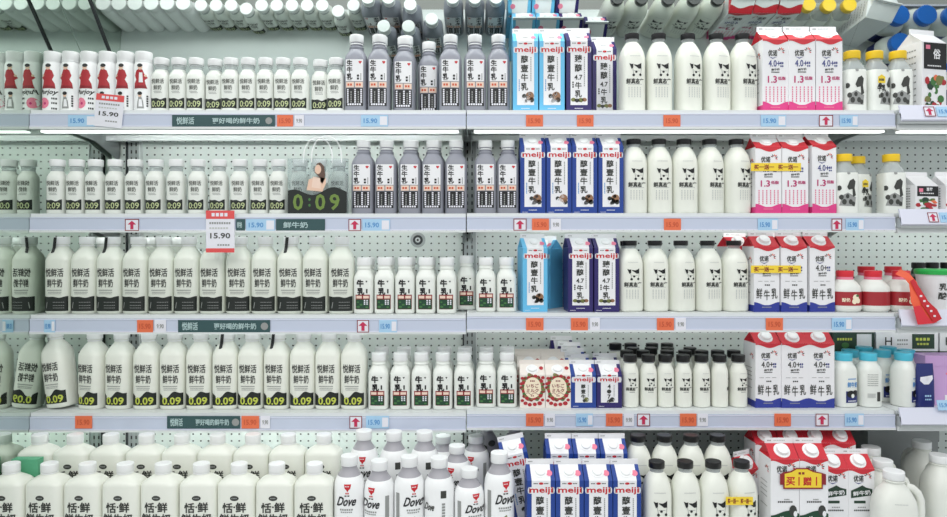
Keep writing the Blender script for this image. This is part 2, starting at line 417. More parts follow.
def small_white():
    m = Model('milk_bottle', 56.5, 56.5, 158)
    pr = [(0, 25, 25, 3.6), (2, 27.4, 27.4, 3.6), (6, 28.2, 28.2, 3.6), (98, 28.2, 28.2, 3.6), (106, 27, 27, 3.2), (114, 23, 23, 2.6), (120, 19.6, 19.6, 2.2), (124, 18.6, 18.6, 2), (126, 20.4, 20.4, 2), (129, 20.4, 20.4, 2), (131, 18.4, 18.4, 2), (138, 18, 18, 2)]
    b = m.part('body', loft_vf(pr, 30), 'milk_white'); screw_cap(m, 20.6, 136, 158, 'white_plastic')
    a = Art()
    a.text('lettering', 'black', '牛', -7, 86, h=19, fat=0.035, bold=0.02, double=0.8); a.text('lettering', 'black', '乳', -5, 63.5, h=19, fat=0.03, bold=0.02, double=0.8)
    a.poly('lettering', 'black', [(8, 93), (14, 93), (11, 88)], 2); a.rect('lettering', 'black', 10, 14, 58, 70, 2, 1, 2)
    a.rect('label_panel', 'dark_red', -20, 20, 13, 54, 1, 6, 2); a.rect('label_panel_top', 'peach', -17.5, -2, 43.5, 51, 2, 3, 1); a.rect('label_panel_top', 'peach', 2, 17.5, 43.5, 51, 2, 3, 1)
    a.rect('label_picture', 'forest_green', -19, 19, 14, 41, 2, 6, 2)
    for u, z, r in ((-12, 20, 5), (-4, 26, 4.4), (-13, 33, 3.4), (12, 19, 4)): a.disc('label_picture_leaf', 'leaf_green', u, z, r, r * .6, 3, 8)
    for u in (6, 13): a.vdashes('label_picture_text', 'tag_white', u, 26, 41, 4, 3, 4)
    m.art(a, bottle_surf(pr), b)
    return m
def cow_bottle():
    m = Model('milk_bottle', 72, 72, 212)
    pr = [(0, 31, 31, 2.8), (2.5, 34.4, 34.4, 2.8), (8, 35.8, 35.8, 2.8), (140, 35.8, 35.8, 2.7), (153, 34.6, 34.6, 2.5), (166, 31.5, 31.5, 2.3), (178, 26, 26, 2.1), (186, 20, 20, 2), (189, 17.4, 17.4, 2)]
    b = m.part('body', loft_vf(pr, 32), 'milk_cream')
    m.part('neck', loft_vf([(189, 17.4, 17.4, 2), (194, 16.6, 16.6, 2), (195, 18.8, 18.8, 2), (197, 18.8, 18.8, 2), (198, 16.6, 16.6, 2), (201, 16.6, 16.6, 2)], 24), 'clear_plastic')
    screw_cap(m, 20.4, 198, 213, 'black_cap')
    a = Art()
    a.dashes('lettering', 'pale_print', -15, 15, 148, 1.8, 12); cow_icon(a, 1, 112, 1.5)
    a.text('lettering', 'dark_print', '鲜真态度', 0, 82, w=50, h=14, bold=0.03)
    a.dashes('lettering', 'pale_print', -20, 20, 74, 2.4, 10)
    for u in (-18, -10, -2, 6, 14): a.vdashes('lettering', 'pale_print', u, 40, 68, 2.4, 6)
    m.art(a, bottle_surf(pr), b, True)
    return m
def cow_small():
    m = Model('milk_bottle', 47, 47, 148)
    pr = [(0, 20, 20, 2.5), (2, 22.6, 22.6, 2.5), (6, 23.4, 23.4, 2.4), (96, 23.4, 23.4, 2.3), (105, 22.6, 22.6, 2.2), (115, 19.4, 19.4, 2), (121, 17, 17, 2), (126, 16.4, 16.4, 2)]
    b = m.part('body', loft_vf(pr, 26), 'milk_cream')
    m.part('neck', loft_vf([(126, 16.4, 16.4, 2), (131, 16.2, 16.2, 2)], 20), 'clear_plastic'); screw_cap(m, 19.2, 130, 149, 'black_cap')
    a = Art(); a.dashes('lettering', 'pale_print', -10, 10, 98, 1.6, 9); cow_icon(a, 0, 74, 1.0)
    a.text('lettering', 'dark_print', '鲜真态度', 0, 54, w=34, h=10, bold=0.03); a.dashes('lettering', 'gray_print', -8, 8, 45, 2, 5)
    m.art(a, bottle_surf(pr), b)
    return m
def yellow_cap(variant):
    m = Model('milk_bottle', 64, 64, 154)
    pr = [(0, 28, 28, 4), (2, 31, 31, 4), (6, 32, 32, 4), (102, 32, 32, 4), (106, 31, 31, 3.6)]
    b = m.part('body', loft_vf(pr, 30), 'milk_white')
    m.part('shoulder', loft_vf([(106, 31, 31, 3.6), (116, 28, 28, 3), (126, 21, 21, 2.3), (134, 18, 18, 2), (137, 18, 18, 2)], 28), 'clear_plastic')
    screw_cap(m, 22.5, 136, 155, 'yellow_cap')
    a = Art()
    dx = -2 if variant == 0 else 14
    a.poly('drawing', 'dark_print', [(dx - 4, 62), (dx + 2, 76), (dx + 10, 80), (dx + 15, 74), (dx + 13, 60), (dx + 16, 44), (dx + 9, 40), (dx + 8, 58), (dx, 56)], 2)
    a.poly('drawing', 'gray_print', [(dx - 20, 22), (dx + 14, 20), (dx + 16, 40), (dx - 2, 50), (dx - 14, 44)], 1)
    for u, z, r in ((-16, 40, 4.5), (-10, 30, 5), (-3, 42, 4), (4, 30, 4.6), (-20, 60, 4.5), (10, 26, 4)): a.disc('drawing', 'dark_print', max(-28, min(28, dx + u)), z, r, r * 1.25, 3, 9)
    a.disc('drawing', 'gray_print', dx, 92, 4, 3, 1, 8)
    if variant == 1:
        a.rect('label_badge', 'yellow', -14, 8, 72, 88, 3, 3, 1); a.poly('label_badge', 'yellow', [(-12, 88), (6, 88), (-3, 93)], 3)
        a.dashes('lettering', 'dark_print', -11, 5, 80, 6, 4, 4); a.text('lettering', 'black', '牛乳', -3, 60, w=26, h=17, layer=4, bold=0.03); a.dashes('lettering', 'dark_print', -12, -4, 40, 8, 2, 4)
    a.items = [(p, mm, ly, [(max(-30, min(30, u * 1.25)), 12 + (z - 14) * 1.18 if p == 'drawing' else z) for u, z in vs] if p == 'drawing' else vs, fs) for p, mm, ly, vs, fs in a.items]
    m.art(a, bottle_surf(pr), b)
    return m
def red_jar():
    m = Model('yogurt_jar', 81, 81, 106)
    pr = [(0, 33, 33, 2.6), (3, 37.5, 37.5, 2.6), (9, 39.6, 39.6, 2.6), (56, 39.6, 39.6, 2.6), (66, 38, 38, 2.4), (75, 32, 32, 2.2), (81, 25, 25, 2), (84, 22, 22, 2)]
    b = m.part('body', loft_vf(pr, 30), 'milk_white')
    m.part('base_ring', loft_vf([(9, 40.2, 40.2, 2.6), (11, 40.2, 40.2, 2.6)], 30), 'milk_white')
    m.part('neck', loft_vf([(82, 21.6, 21.6, 2), (86, 23, 23, 2), (90, 21.4, 21.4, 2), (93, 21.4, 21.4, 2)], 24), 'pink'); screw_cap(m, 23, 91, 107, 'red_cap')
    m.part('label_band', loft_vf([(17, 40, 40, 2.6), (53, 40, 40, 2.6)], 30), 'jar_label_red', b)
    a = Art()
    for u, z, r in ((10, 38, 9), (17, 30, 7), (6, 28, 7)): a.disc('fruit_print', 'cream_label', u, z, r, r, 2, 10)
    a.disc('fruit_print', 'leaf_green', 15, 43, 5, 3, 3, 8); a.text('lettering', 'cream_label', '酸奶', -16, 32, w=20, h=10)
    m.art(a, bottle_surf(pr), b)
    return m
def cyan_bottle(back):
    m = Model('milk_bottle', 62, 62, 148)
    pr = [(0, 27, 27, 3), (2, 30, 30, 3), (6, 30.9, 30.9, 3), (100, 30.9, 30.9, 3), (110, 29, 29, 2.6), (118, 25, 25, 2.2), (124, 22.4, 22.4, 2), (130, 21.6, 21.6, 2)]
    b = m.part('body', loft_vf(pr, 28), 'milk_white'); screw_cap(m, 23.4, 128, 149, 'cyan_cap')
    a = Art()
    if back:
        for z in (92, 86, 80, 74, 68, 62): a.dashes('lettering', 'gray_print', -18, 12, z, 2, 8)
        a.rect('barcode', 'dark_print', 8, 18, 18, 44, 1, 2, 1); a.dashes('lettering', 'pale_print', -18, 4, 34, 12, 8)
    else:
        a.rect('label_panel', 'navy', -14, 24, 14, 46, 1, 8, 2); a.disc('cow_print', 'black', 0, 38, 12, 10, 2, 12); a.disc('cow_print', 'black', 14, 40, 9, 9, 2, 12); a.disc('cow_print', 'milk_white', 6, 33, 5, 6, 3, 10)
        a.text('lettering', 'blue_text', '鲜牛奶', 6, 64, w=32, h=15, bold=0.03); a.dashes('lettering', 'blue_text', -8, 18, 80, 3, 7); a.dashes('lettering', 'tag_white', -8, 18, 19, 3, 6, 3)
    m.art(a, bottle_surf(pr), b)
    return m
def slab_bottle():
    m = Model('milk_bottle', 96, 72, 238)
    pr = [(0, 42, 30, 4), (3, 46, 34, 4), (9, 48, 36, 4), (186, 48, 36, 4), (192, 46.6, 35, 3.8), (198, 41, 32, 3.4), (204, 32, 27, 2.7), (209, 22.5, 21, 2.1), (213, 18, 18, 2), (219, 17, 17, 2)]
    b = m.part('body', loft_vf(pr, 36), 'milk_cream')
    m.part('neck_ring', loft_vf(cyl_prof(20, 213, 216, 1), 24), 'white_plastic'); screw_cap(m, 20.5, 217, 238, 'white_plastic')
    a = Art(); a.disc('emblem', 'dark_print', 0, 160, 11, 6.5, 1, 16); a.dashes('lettering', 'gray_print', -7, 7, 160, 3, 4)
    a.text('lettering', 'dark_print', '恬', -17, 136, h=25, bold=0.016, double=0.8); a.text('lettering', 'dark_print', '鲜', 16, 137, h=25, bold=0.016, double=0.8); a.disc('lettering', 'dark_print', 0, 138, 2.4, 2.4, 2, 8)
    a.text('lettering', 'dark_print', '鲜牛奶', 0, 108, w=76, h=25, bold=0.016, double=0.8)
    a.dashes('lettering', 'gray_print', -24, 24, 86, 3, 14)
    m.art(a, bottle_surf(pr), b)
    return m
def script_bottle(variant):
    m = Model('milk_bottle', 77, 77, 240)
    pr = [(0, 33, 33, 2.4), (3, 37, 37, 2.4), (9, 38.3, 38.3, 2.3), (165, 38.3, 38.3, 2.3), (177, 37, 37, 2.2), (188, 33, 33, 2.1), (194, 29.5, 29.5, 2)]
    b = m.part('body', loft_vf(pr, 32), 'white_plastic')
    m.part('collar', loft_vf([(194, 29.6, 29.6, 2), (203, 23.5, 23.5, 2), (210, 19.5, 19.5, 2), (218, 19, 19, 2)], 28), 'gray_collar')
    screw_cap(m, 22, 217, 240, 'white_plastic')
    a = Art(); d = {0: 0, 1: -16, 2: 16, 3: 0}[variant]
    if variant != 3:
        a.poly('emblem', 'red', [(d - 8, 180), (d + 10, 180), (d + 8, 170), (d + 4, 167), (d + 1, 162), (d - 2, 167), (d - 6, 170)], 1); a.dashes('emblem', 'white_card', d - 5, d + 6, 175, 2, 3); a.dashes('emblem', 'red', d - 4, d + 6, 159, 3.5, 2)
        a.text('lettering', 'black', 'Dove', d, 140, w=46, h=22, slant=0.35, bold=0.03); a.dashes('lettering', 'dark_print', d - 6, d + 8, 153, 3, 2)
        a.dashes('lettering', 'gray_print', d - 18, d + 16, 120, 4, 6); a.dashes('lettering', 'gray_print', d - 16, d + 14, 114, 3, 6)
        a.poly('leaf_print', 'cow_olive', [(d - 22, 86), (d - 14, 92), (d + 2, 104), (d + 4, 100), (d - 8, 86), (d - 18, 78)], 1)
        a.poly('swirl_print', 'cow_brown', [(d, 66), (d + 8, 82), (d + 20, 78), (d + 20, 56)], 1); a.poly('swirl_print', 'black', [(d + 4, 66), (d + 10, 78), (d + 20, 66)], 2)
    if variant == 1: a.rect('text_panel', 'gray_print', 20, 29, 40, 160, 1, 3, 4)
    if variant == 2: a.rect('text_panel', 'gray_print', -30, -21, 40, 160, 1, 3, 4)
    if variant == 3:
        a.rect('barcode', 'dark_print', 6, 20, 150, 168, 1, 3, 2); a.vdashes('lettering', 'gray_print', 13, 40, 140, 8, 14); a.text('lettering', 'dark_print', 'Dove', -22, 128, w=24, h=18, slant=0.3, bold=0.02)
    m.art(a, bottle_surf(pr), b)
    return m
def patch_bottle():
    m = Model('milk_bottle', 74, 74, 230)
    pr = [(0, 34, 34, 2.4), (4, 37, 37, 2.3), (160, 37, 37, 2.2), (178, 34, 34, 2), (196, 24, 24, 2), (206, 18, 18, 2), (214, 18, 18, 2)]
    b = m.part('body', loft_vf(pr, 28), 'gray_collar'); screw_cap(m, 21, 212, 230, 'white_plastic')
    a = Art()
    for u, z, r in ((-14, 165, 13), (12, 178, 11), (16, 150, 12), (-4, 140, 12), (-16, 190, 6)): a.disc('patch_print', 'dark_print', u, z, r, r * .8, 1, 12)
    m.art(a, bottle_surf(pr), b)
    return m
def jug():
    m = Model('milk_jug', 118, 84, 210)
    pr = [(0, 46, 38, 3.4), (4, 50, 41, 3.4), (12, 51, 42, 3.2), (120, 51, 42, 3), (140, 48, 40, 2.8), (158, 40, 35, 2.4), (172, 30, 28, 2.1), (182, 23, 22, 2), (192, 21, 21, 2)]
    b = m.part('body', loft_vf(pr, 36), 'jug_white')
    m.part('neck_ring', loft_vf(cyl_prof(25, 185, 189, 1), 28), 'jug_white'); screw_cap(m, 25, 191, 211, 'white_plastic')
    m.part('handle', tube_vf([(28, 0, 172), (44, 0, 168), (58, 0, 156), (65, 0, 138), (66, 0, 110), (64, 0, 84), (58, 0, 68), (46, 0, 60)], 9.5, 12), 'jug_white')
    a = Art(); a.dashes('embossed_line', 'pale_print', -16, 16, 138, 2, 9); m.art(a, bottle_surf(pr), b)
    return m
def blue_cap_bottle():
    m = Model('milk_bottle', 84, 84, 150)
    pr = [(0, 37, 37, 3), (3, 41, 41, 3), (9, 42, 42, 3), (92, 42, 42, 3), (106, 40, 40, 2.6), (116, 34, 34, 2.2), (121, 30, 30, 2), (128, 29, 29, 2)]
    m.part('body', loft_vf(pr, 30), 'milk_white'); screw_cap(m, 33, 126, 150, 'blue_cap'); m.part('label_sleeve', loft_vf([(20, 42.6, 42.6, 3), (70, 42.6, 42.6, 3)], 30), 'navy')
    return m

# ---- gable-top cartons
def carton_geo(m, w, d, zb, zr, h, body, roof, fin):
    hw, hd = w / 2, d / 2
    bd = bmesh.new(); bm_v, bm_f = box_vf(-hw, hw, -hd, hd, 0, zb)
    b = m.part('body', (bm_v, bm_f), body, smooth=False)
    vs = [(-hw, -hd, zb), (hw, -hd, zb), (hw, hd, zb), (-hw, hd, zb), (-hw, -1.6, zr), (hw, -1.6, zr), (hw, 1.6, zr), (-hw, 1.6, zr), (-hw + 9, 0, zb + 3), (hw - 9, 0, zb + 3), (-hw + .5, 0, zr), (hw - .5, 0, zr)]
    fs = [(0, 1, 5, 4), (2, 3, 7, 6), (0, 4, 8), (4, 10, 8), (10, 7, 8), (7, 3, 8), (3, 0, 8), (1, 9, 5), (5, 9, 11), (11, 9, 6), (6, 9, 2), (2, 9, 1), (4, 5, 6, 7)]
    r = m.part('roof', (vs, fs), roof, smooth=False)
    m.part('top_seam', box_vf(-hw, hw, -1.6, 1.6, zr, h), fin, smooth=False)
    bd.free()
    k = (hd - 1.6) / (zr - zb)
    def surf(u, z, off): return (u, -hd - off if z <= zb else -hd + (z - zb) * k - off * 1.15, z if z <= zb else z + off * .5)
    def seam(u, z, off): return (u, -1.6 - off, z)
    return b, r, surf, seam
def spout(m, w, d, zb, zr, r, cz=0.5, hgt=9, material='white_plastic'):
    hd = d / 2; k = math.atan2(zr - zb, hd - 1.6)
    M = Matrix.Translation((0, -hd + (hd - 1.6) * cz, zb + (zr - zb) * cz)) @ Matrix.Rotation(math.pi / 2 - k, 4, 'X') @ Matrix.Rotation(math.pi / 2, 4, 'X')
    M = Matrix.Translation((0, -hd + (hd - 1.6) * cz, zb + (zr - zb) * cz)) @ Matrix.Rotation(k, 4, 'X')
    fl = loft_vf([(-0.5, r * 1.38, r * 1.38, 2), (1.6, r * 1.34, r * 1.34, 2)], 20)
    cp = loft_vf([(1.6, r, r, 2), (hgt - 1, r * .97, r * .97, 2), (hgt, r * .86, r * .86, 2)], 20)
    T = lambda vf: ([tuple(M @ Vector(v)) for v in vf[0]], vf[1])
    f = m.part('spout_flange', T(fl), material); m.part('spout_cap', T(cp), material)
def red_logo_carton(colour, small=False):
    cm = {'sky': 'sky_blue', 'purple': 'navy_purple', 'royal': 'royal_blue'}[colour]
    w, d = 71, 71; h, zb, zr = (235, 192, 222) if not small else (136, 98, 124)
    m = Model('milk_carton', w, d, h)
    b, r, surf, seam = carton_geo(m, w, d, zb, zr, h, cm, cm, 'white_card')
    a = Art(); a2 = Art()
    a.rect('front_panel', 'white_card', -24, 24, 20 if not small else 16, zb, 1, 1, 1)
    a2.poly('roof_panel', 'white_card', [(-24, zb), (24, zb), (26, zr), (-26, zr)], 1)
    zt = zb - 24 if not small else zb - 14
    a.rect('logo_backing', 'white_card', -31, 31, zt - 8, zt + 8, 2, 1, 1); a.disc('logo_backing', 'white_card', -31, zt, 3, 8, 2, 10); a.disc('logo_backing', 'white_card', 31, zt, 3, 8, 2, 10)
    a.text('logo', 'red', 'meiji', 0, zt - 1, w=58 if not small else 52, h=18 if not small else 15, layer=3, bold=0.035)
    a.disc('badge', 'red', 0, zt + 17 if not small else zt + 12, 6, 3, 3, 10)
    a.dashes('lettering', 'dark_print', -19, -8, zt + 17 if not small else zt + 12, 2.4, 3, 3); a.dashes('lettering', 'dark_print', 8, 19, zt + 17 if not small else zt + 12, 2.4, 3, 3)
    if not small:
        if colour == 'purple':
            for ch, z, hh in (('臻', 144, 20), ('醇', 119, 20), ('4.7', 94, 13), ('牛', 72, 18), ('乳', 50, 19)): a.text('lettering', 'dark_print', ch, -2, z, h=hh, layer=3, bold=0.02, double=0.6)
            a.vdashes('lettering', 'gray_print', 15, 70, 150, 2.6, 14, 3); a.vdashes('lettering', 'dark_print', -17, 66, 84, 4, 3, 3)
            for u, z, rr, mm in ((-16, 34, 7, 'cow_olive'), (-6, 32, 7, 'dark_print'), (5, 33, 8, 'cow_olive'), (15, 34, 7, 'cow_brown'), (0, 27, 5, 'white_card'), (-12, 27, 4, 'white_card'), (12, 27, 4, 'white_card')): a.disc('cow_print', mm, u, z, rr, rr * .75, 4, 10)
        else:
            a.vtext('lettering', 'dark_print', '醇壹牛乳', -3, 143, 20, 24.5, layer=3, fat=0.012)
            a.vdashes('lettering', 'gray_print', 15, 84, 150, 2.6, 14, 3); a.vdashes('lettering', 'blue_text', -18, 58, 90, 2.6, 7, 3)
            for u, z, rr, mm in ((2, 36, 10, 'white_card'), (12, 44, 12, 'cow_brown'), (6, 30, 9, 'white_card'), (-4, 44, 6, 'dark_print'), (17, 34, 7, 'dark_print'), (10, 50, 5, 'white_card'), (8, 38, 4, 'skin')): a.disc('cow_print', mm, u, z, rr, rr, 4, 12)
        a.dashes('lettering', 'tag_white', -12, 12, 11, 2, 8, 1); a.dashes('lettering', 'tag_white', -30, -14, 5, 1.4, 6, 1)
    else:
        a.vtext('lettering', 'dark_print', '醇壹牛' if colour == 'royal' else '4.7牛', -1, 64, 12, 15, layer=3, bold=0.02)
        a.vdashes('lettering', 'gray_print', 13, 34, 70, 2, 8, 3)
        for u, z, rr, mm in ((8, 25, 7, 'cow_olive' if colour == 'royal' else 'dark_print'), (15, 23, 6, 'white_card'), (2, 22, 5, 'dark_print')): a.disc('cow_print', mm, u, z, rr, rr, 4, 10)
        a.dashes('lettering', 'tag_white', -30, -14, 5, 1.4, 6, 1)
    a2.disc('pink_dot', 'pink', 22, zb + (zr - zb) * .45, 8, 8 * .7, 3, 12)
    m.art(a, surf, b, True); m.art(a2, surf, r, True)
    a3 = Art(); a3.dashes('lettering', 'gray_print', -30, -18, h - 6, 2.4, 4, 1); m.art(a3, seam, 2)
    spout(m, w, d, zb, zr, 13, 0.55, 7)
    return m
def petals(a, cu, cz, s, part='petal_logo'):
    for k, mm in enumerate(('red', 'dark_print', 'red', 'orange_tag', 'dark_print', 'dark_red')):
        t = math.radians(-25 + k * 36)
        c, sn = math.cos(t), math.sin(t)
        P = lambda r, q: (cu + (r * c - q * sn) * s, cz + (r * sn + q * c) * s)
        a.poly(part, mm, [P(3, 0), P(6, -1.5), P(10, 0), P(6, 1.5)], 2)
def petal_carton(kind, h=235, w=74, cap=True):
    d = w; zb, zr = h - 43, h - 13
    m = Model('milk_carton', w, d, h)
    b, r, surf, seam = carton_geo(m, w, d, zb, zr, h, 'white_card', 'carton_red', 'white_card')
    hw = w / 2; base = {'pink': 'magenta', 'blue': 'yoghurt_blue', 'green': 'forest_green', 'dark': 'forest_green'}[kind]
    m.part('base_band', box_vf(-hw - .3, hw + .3, -hw - .3, hw + .3, 0.2, 20), base, b, smooth=False)
    a, a2 = Art(), Art()
    a.wave('red_wave', 'carton_red', -hw, hw, lambda t: zb - 9 + 5 * math.sin(t * 6.3 + 1.2), lambda t: zb, 1, 14, 1)
    a.wave('bottom_wave', base, -hw, hw, lambda t: 12, lambda t: (24 + 5 * math.cos(t * 6.28)) if kind != 'green' else max(14, h - 178 - 6 * math.cos(t * 5)), 2, 14, 1)
    if kind == 'pink': a2.wave('white_wave', 'white_card', -hw, hw, lambda t: zb + 14 + 3.5 * math.sin(t * 6.3 + 1.2), lambda t: zr, 1, 14, 1)
    zt = zb - (36 if kind in ('pink', 'blue') else 25)
    a.text('logo', 'dark_print', '优诺', -8, zt, w=26, h=16, bold=0.014); petals(a, 16, zt + 5, 1.15)
    a.poly('logo_smile', 'navy_text', [(-20, zt - 9), (-8, zt - 15), (6, zt - 9), (-8, zt - 12.5)], 2)
    if kind in ('pink', 'blue'):
        a.text('lettering', 'navy_text' if kind == 'pink' else 'dark_print', '4.0+', -3, zt - 27, w=34, h=17, bold=0.0); a.dashes('lettering', 'navy_text', 14, 24, zt - 26, 6, 2); a.dashes('lettering', 'navy_text', 14, 24, zt - 34, 4, 2)
        a.text('lettering', 'dark_print', '鲜牛奶', 0, zt - 43, w=24, h=6, rot=0.08, bold=0.03); a.dashes('lettering', 'dark_print', -12, 12, zt - 50, 3, 7)
    if kind == 'pink':
        a.text('lettering', 'magenta_text', '1.3', -9, zt - 69, w=26, h=18, bold=0.01); a.text('lettering', 'magenta_text', '低脂', 18, zt - 66, w=22, h=9, bold=0.01)
        for u in (-27, -16, -5, 6, 17, 27): a.vdashes('lettering', 'pink_text', u, zt - 128, zt - 86, 3, 7)
        a.dashes('lettering', 'pink', -14, 14, 14, 3, 8, 3)
    if kind == 'blue':
        a.dashes('lettering', 'gray_print', -26, 28, zt - 66, 1.2, 3); a.dashes('lettering', 'dark_print', -6, 10, zt - 77, 4, 3)
        for ch, u in (('鲜', -22), ('牛', 0), ('乳', 22)): a.text('lettering', 'dark_print', ch, u, zt - 102 - (4 if u == 0 else 0), h=30, w=17, bold=-0.004)
        a.dashes('lettering', 'gray_print', -14, 14, 14, 3, 8, 3)
    if kind == 'green':
        a.dashes('lettering', 'gray_print', -2, 12, zt - 76, 3, 4); a.dashes('lettering', 'dark_print', -18, 20, zt - 82, 4, 8)
        if h > 200: a.disc('cow_print', 'dark_print', 20, h - 172, 10, 14, 3, 10); a.disc('cow_print', 'white_card', 26, h - 180, 5, 8, 4, 8); a.text('lettering', 'white_card', '牛', -6, h - 196, h=20, layer=4)
    if kind == 'dark':
        a.poly('badge', 'dark_green', [(-28, zt - 52), (28, zt - 44), (28, zt - 28), (12, zt - 24), (2, zt - 18), (-10, zt - 24), (-28, zt - 32)], 2); a.text('badge_text', 'white_card', '鲜牛奶', 0, zt - 38, w=46, h=12, layer=4, rot=0.1)
        a.dashes('badge', 'dark_green', -20, 22, zt - 62, 7, 1); a.dashes('lettering', 'gray_print', -10, 12, zt - 76, 3, 5); a.dashes('lettering', 'dark_print', -20, 22, zt - 84, 4, 8)
        a.disc('cow_print', 'black', -14, 34, 10, 10, 2, 10); a.disc('cow_print', 'black', 18, 38, 12, 12, 2, 10)
    # left side print
    m.art(a, surf, b, True); m.art(a2, surf, r, True)
    sa = Art(); petals(sa, 14, zt - 6, 1.3, 'side_petals')
    for z in (zt - 40, zt - 52, zt - 64, zt - 76, zt - 100): sa.dashes('side_text', 'gray_print', -22, 18, z, 2.4, 8)
    m.art(sa, lambda u, z, off: (-hw - off, -u, z), b)
    a3 = Art(); a3.dashes('lettering', 'gray_print', -30, -20, h - 6, 3, 3, 1); a3.dashes('lettering', 'pale_print', -14, 16, h - 6, 2.4, 7, 1); m.art(a3, seam, 2)
    spout(m, w, d, zb, zr, 15 if cap else 13, 0.52, 12 if cap else 6)
    return m
def strawberry_carton():
    w, h, zb, zr = 71, 136, 98, 124
    m = Model('milk_carton', w, w, h)
    b, r, surf, seam = carton_geo(m, w, w, zb, zr, h, 'cream_card', 'cream_card', 'cream_card')
    a = Art(); cz = 60
    a.disc('oval_label', 'cream_label', 0, cz, 24, 31, 2, 24)
    for k in range(44):
        t = 2 * math.pi * k / 44; q = random.uniform(0.92, 1.2)
        a.disc('wreath', ('coat_red', 'leaf_green', 'dark_red', 'cow_olive', 'coat_red')[k % 5], 27 * q * math.cos(t), cz + 34 * q * math.sin(t), 6.2, 5.2, 0.4 + (k % 5) * .3, 8)
    for u, z, rr in ((-20, 14, 6), (-8, 10, 6), (6, 11, 6), (20, 14, 7), (28, 24, 5), (-29, 22, 5), (-29, 88, 5), (29, 90, 5.4)): a.disc('berry_print', 'coat_red', u, z, rr, rr * .9, 3, 9)
    a.text('lettering', 'dark_red', 'いちご', 0, 66, w=34, h=11, layer=3); a.text('lettering', 'dark_red', 'ミルク', 0, 52, w=34, h=11, layer=3)
    a.dashes('lettering', 'dark_red', -7, 7, 80, 4, 3, 3); a.wave('lettering', 'dark_red', -19, 19, lambda t: 42 + 2.4 * math.sin(t * 12), lambda t: 43.4 + 2.4 * math.sin(t * 12), 3, 20, 1); a.dashes('lettering', 'dark_red', -5, 5, 36, 3, 2, 3)
    m.art(a, surf, b)
    a2 = Art(); a2.disc('berry_print', 'coat_red', 26, zb + 16, 6, 4.4, 2, 9); m.art(a2, surf, r)
    spout(m, w, w, zb, zr, 13, 0.5, 9)
    return m
def veggie_carton(h, w):
    zb, zr = h - 40, h - 12
    m = Model('juice_carton', w, w, h); hw = w / 2
    b, r, surf, seam = carton_geo(m, w, w, zb, zr, h, 'white_card', 'white_card', 'white_card')
    a = Art()
    lab = zb * 0.62
    a.rect('label_panel', 'black', -hw * .86, hw, lab, zb - 2, 1, 1, 1)
    a.rect('badge', 'pink', -hw * .7, -hw * .35, zb - 18, zb - 8, 2, 1, 1); a.text('lettering', 'white_card', '俗' if h > 150 else '草莓', 8, (lab + zb) / 2 + 4, h=24 if h > 150 else 10, layer=3, bold=0.03); a.dashes('lettering', 'white_card', -24, 24, lab + 8, 3, 8, 3)
    cols = ('leaf_green', 'coat_red', 'cow_olive', 'white_plastic', 'orange_tag', 'dark_green', 'coat_red', 'leaf_green')
    for k in range(26):
        rr = random.uniform(5, 13); u = random.uniform(-hw * .8, hw - rr); z = random.uniform(0.14, 0.84) * lab
        a.disc('picture', cols[(k * 3 + k // 4) % 8], u, z, rr, rr * random.uniform(.5, 1.1) * (lab / 110 + .1), 1 + k * .12, 10)
    m.art(a, surf, b)
    sa = Art()
    for k in range(9): sa.dashes('side_text', 'gray_print', -hw * .7, hw * .6, zb * (0.9 - k * .09), 3, 6)
    m.art(sa, lambda u, z, off: (-hw - off, -u, z), b)
    return m

# ------------------------------------------------------------------ the setting
ZD = [0.365, 0.078, -0.2034, -0.475]               # deck heights relative to the eye, top shelf first
ZD = [EYE + z for z in ZD]
DZ = [0.0, 0.001, 0.0055, 0.0065, 0.0, 0.0]        # the shelves right of the middle joint hang a little higher
DECK0, DECK1 = EYE - 0.80, EYE - 0.76              # bottom deck: front level and raised rear level
WX, BX = -1.230, 0.46                              # mirrored end wall, back wall
MODS = [(-1.229, -0.0215), (-0.0185, 1.168), (1.172, 1.85)]
struct('floor', box_vf(-4, 4, -4, 1, -0.05, 0), 'floor_tile')
struct('wall_back', box_vf(WX, 1.86, BX, BX + 0.03, 0.3, ZD[0] + 0.0), 'perforated')
struct('wall_left', box_vf(WX - 0.03, WX, -0.62, BX + 0.03, 0.0, EYE + 1.0), 'mirror_green')
struct('wall_base', box_vf(WX, 1.86, -0.36, 0.46, 0.0, 0.3), 'cabinet_gray')
struct('ceiling', box_vf(WX, 1.86, -0.34, 0.3, EYE + 0.82, EYE + 0.9), 'cabinet_gray')
for i, x in enumerate((-1.165, -0.012, 1.178)):
    t = struct('trim_%d' % (i + 1), box_vf(-0.02, 0.02, BX - 0.012, BX - 0.001, 0.66, ZD[0] - 0.02), 'steel', (x, 0, 0))
    for u in (-0.009, 0.007): part('slot_column', box_vf(-0.0025, 0.0025, BX - 0.0128, BX - 0.0121, 0.66, ZD[0] - 0.02), 'slotted_post', t, loc=(u, 0, 0))
    part('post_edge', box_vf(-0.0025, 0.0025, BX - 0.02, BX - 0.001, 0.66, ZD[0] - 0.02), 'dark_gap', t, loc=(-0.0228, 0, 0)); part('post_edge', box_vf(-0.0025, 0.0025, BX - 0.02, BX - 0.001, 0.66, ZD[0] - 0.02), 'shelf_white', t, loc=(0.0228, 0, 0))
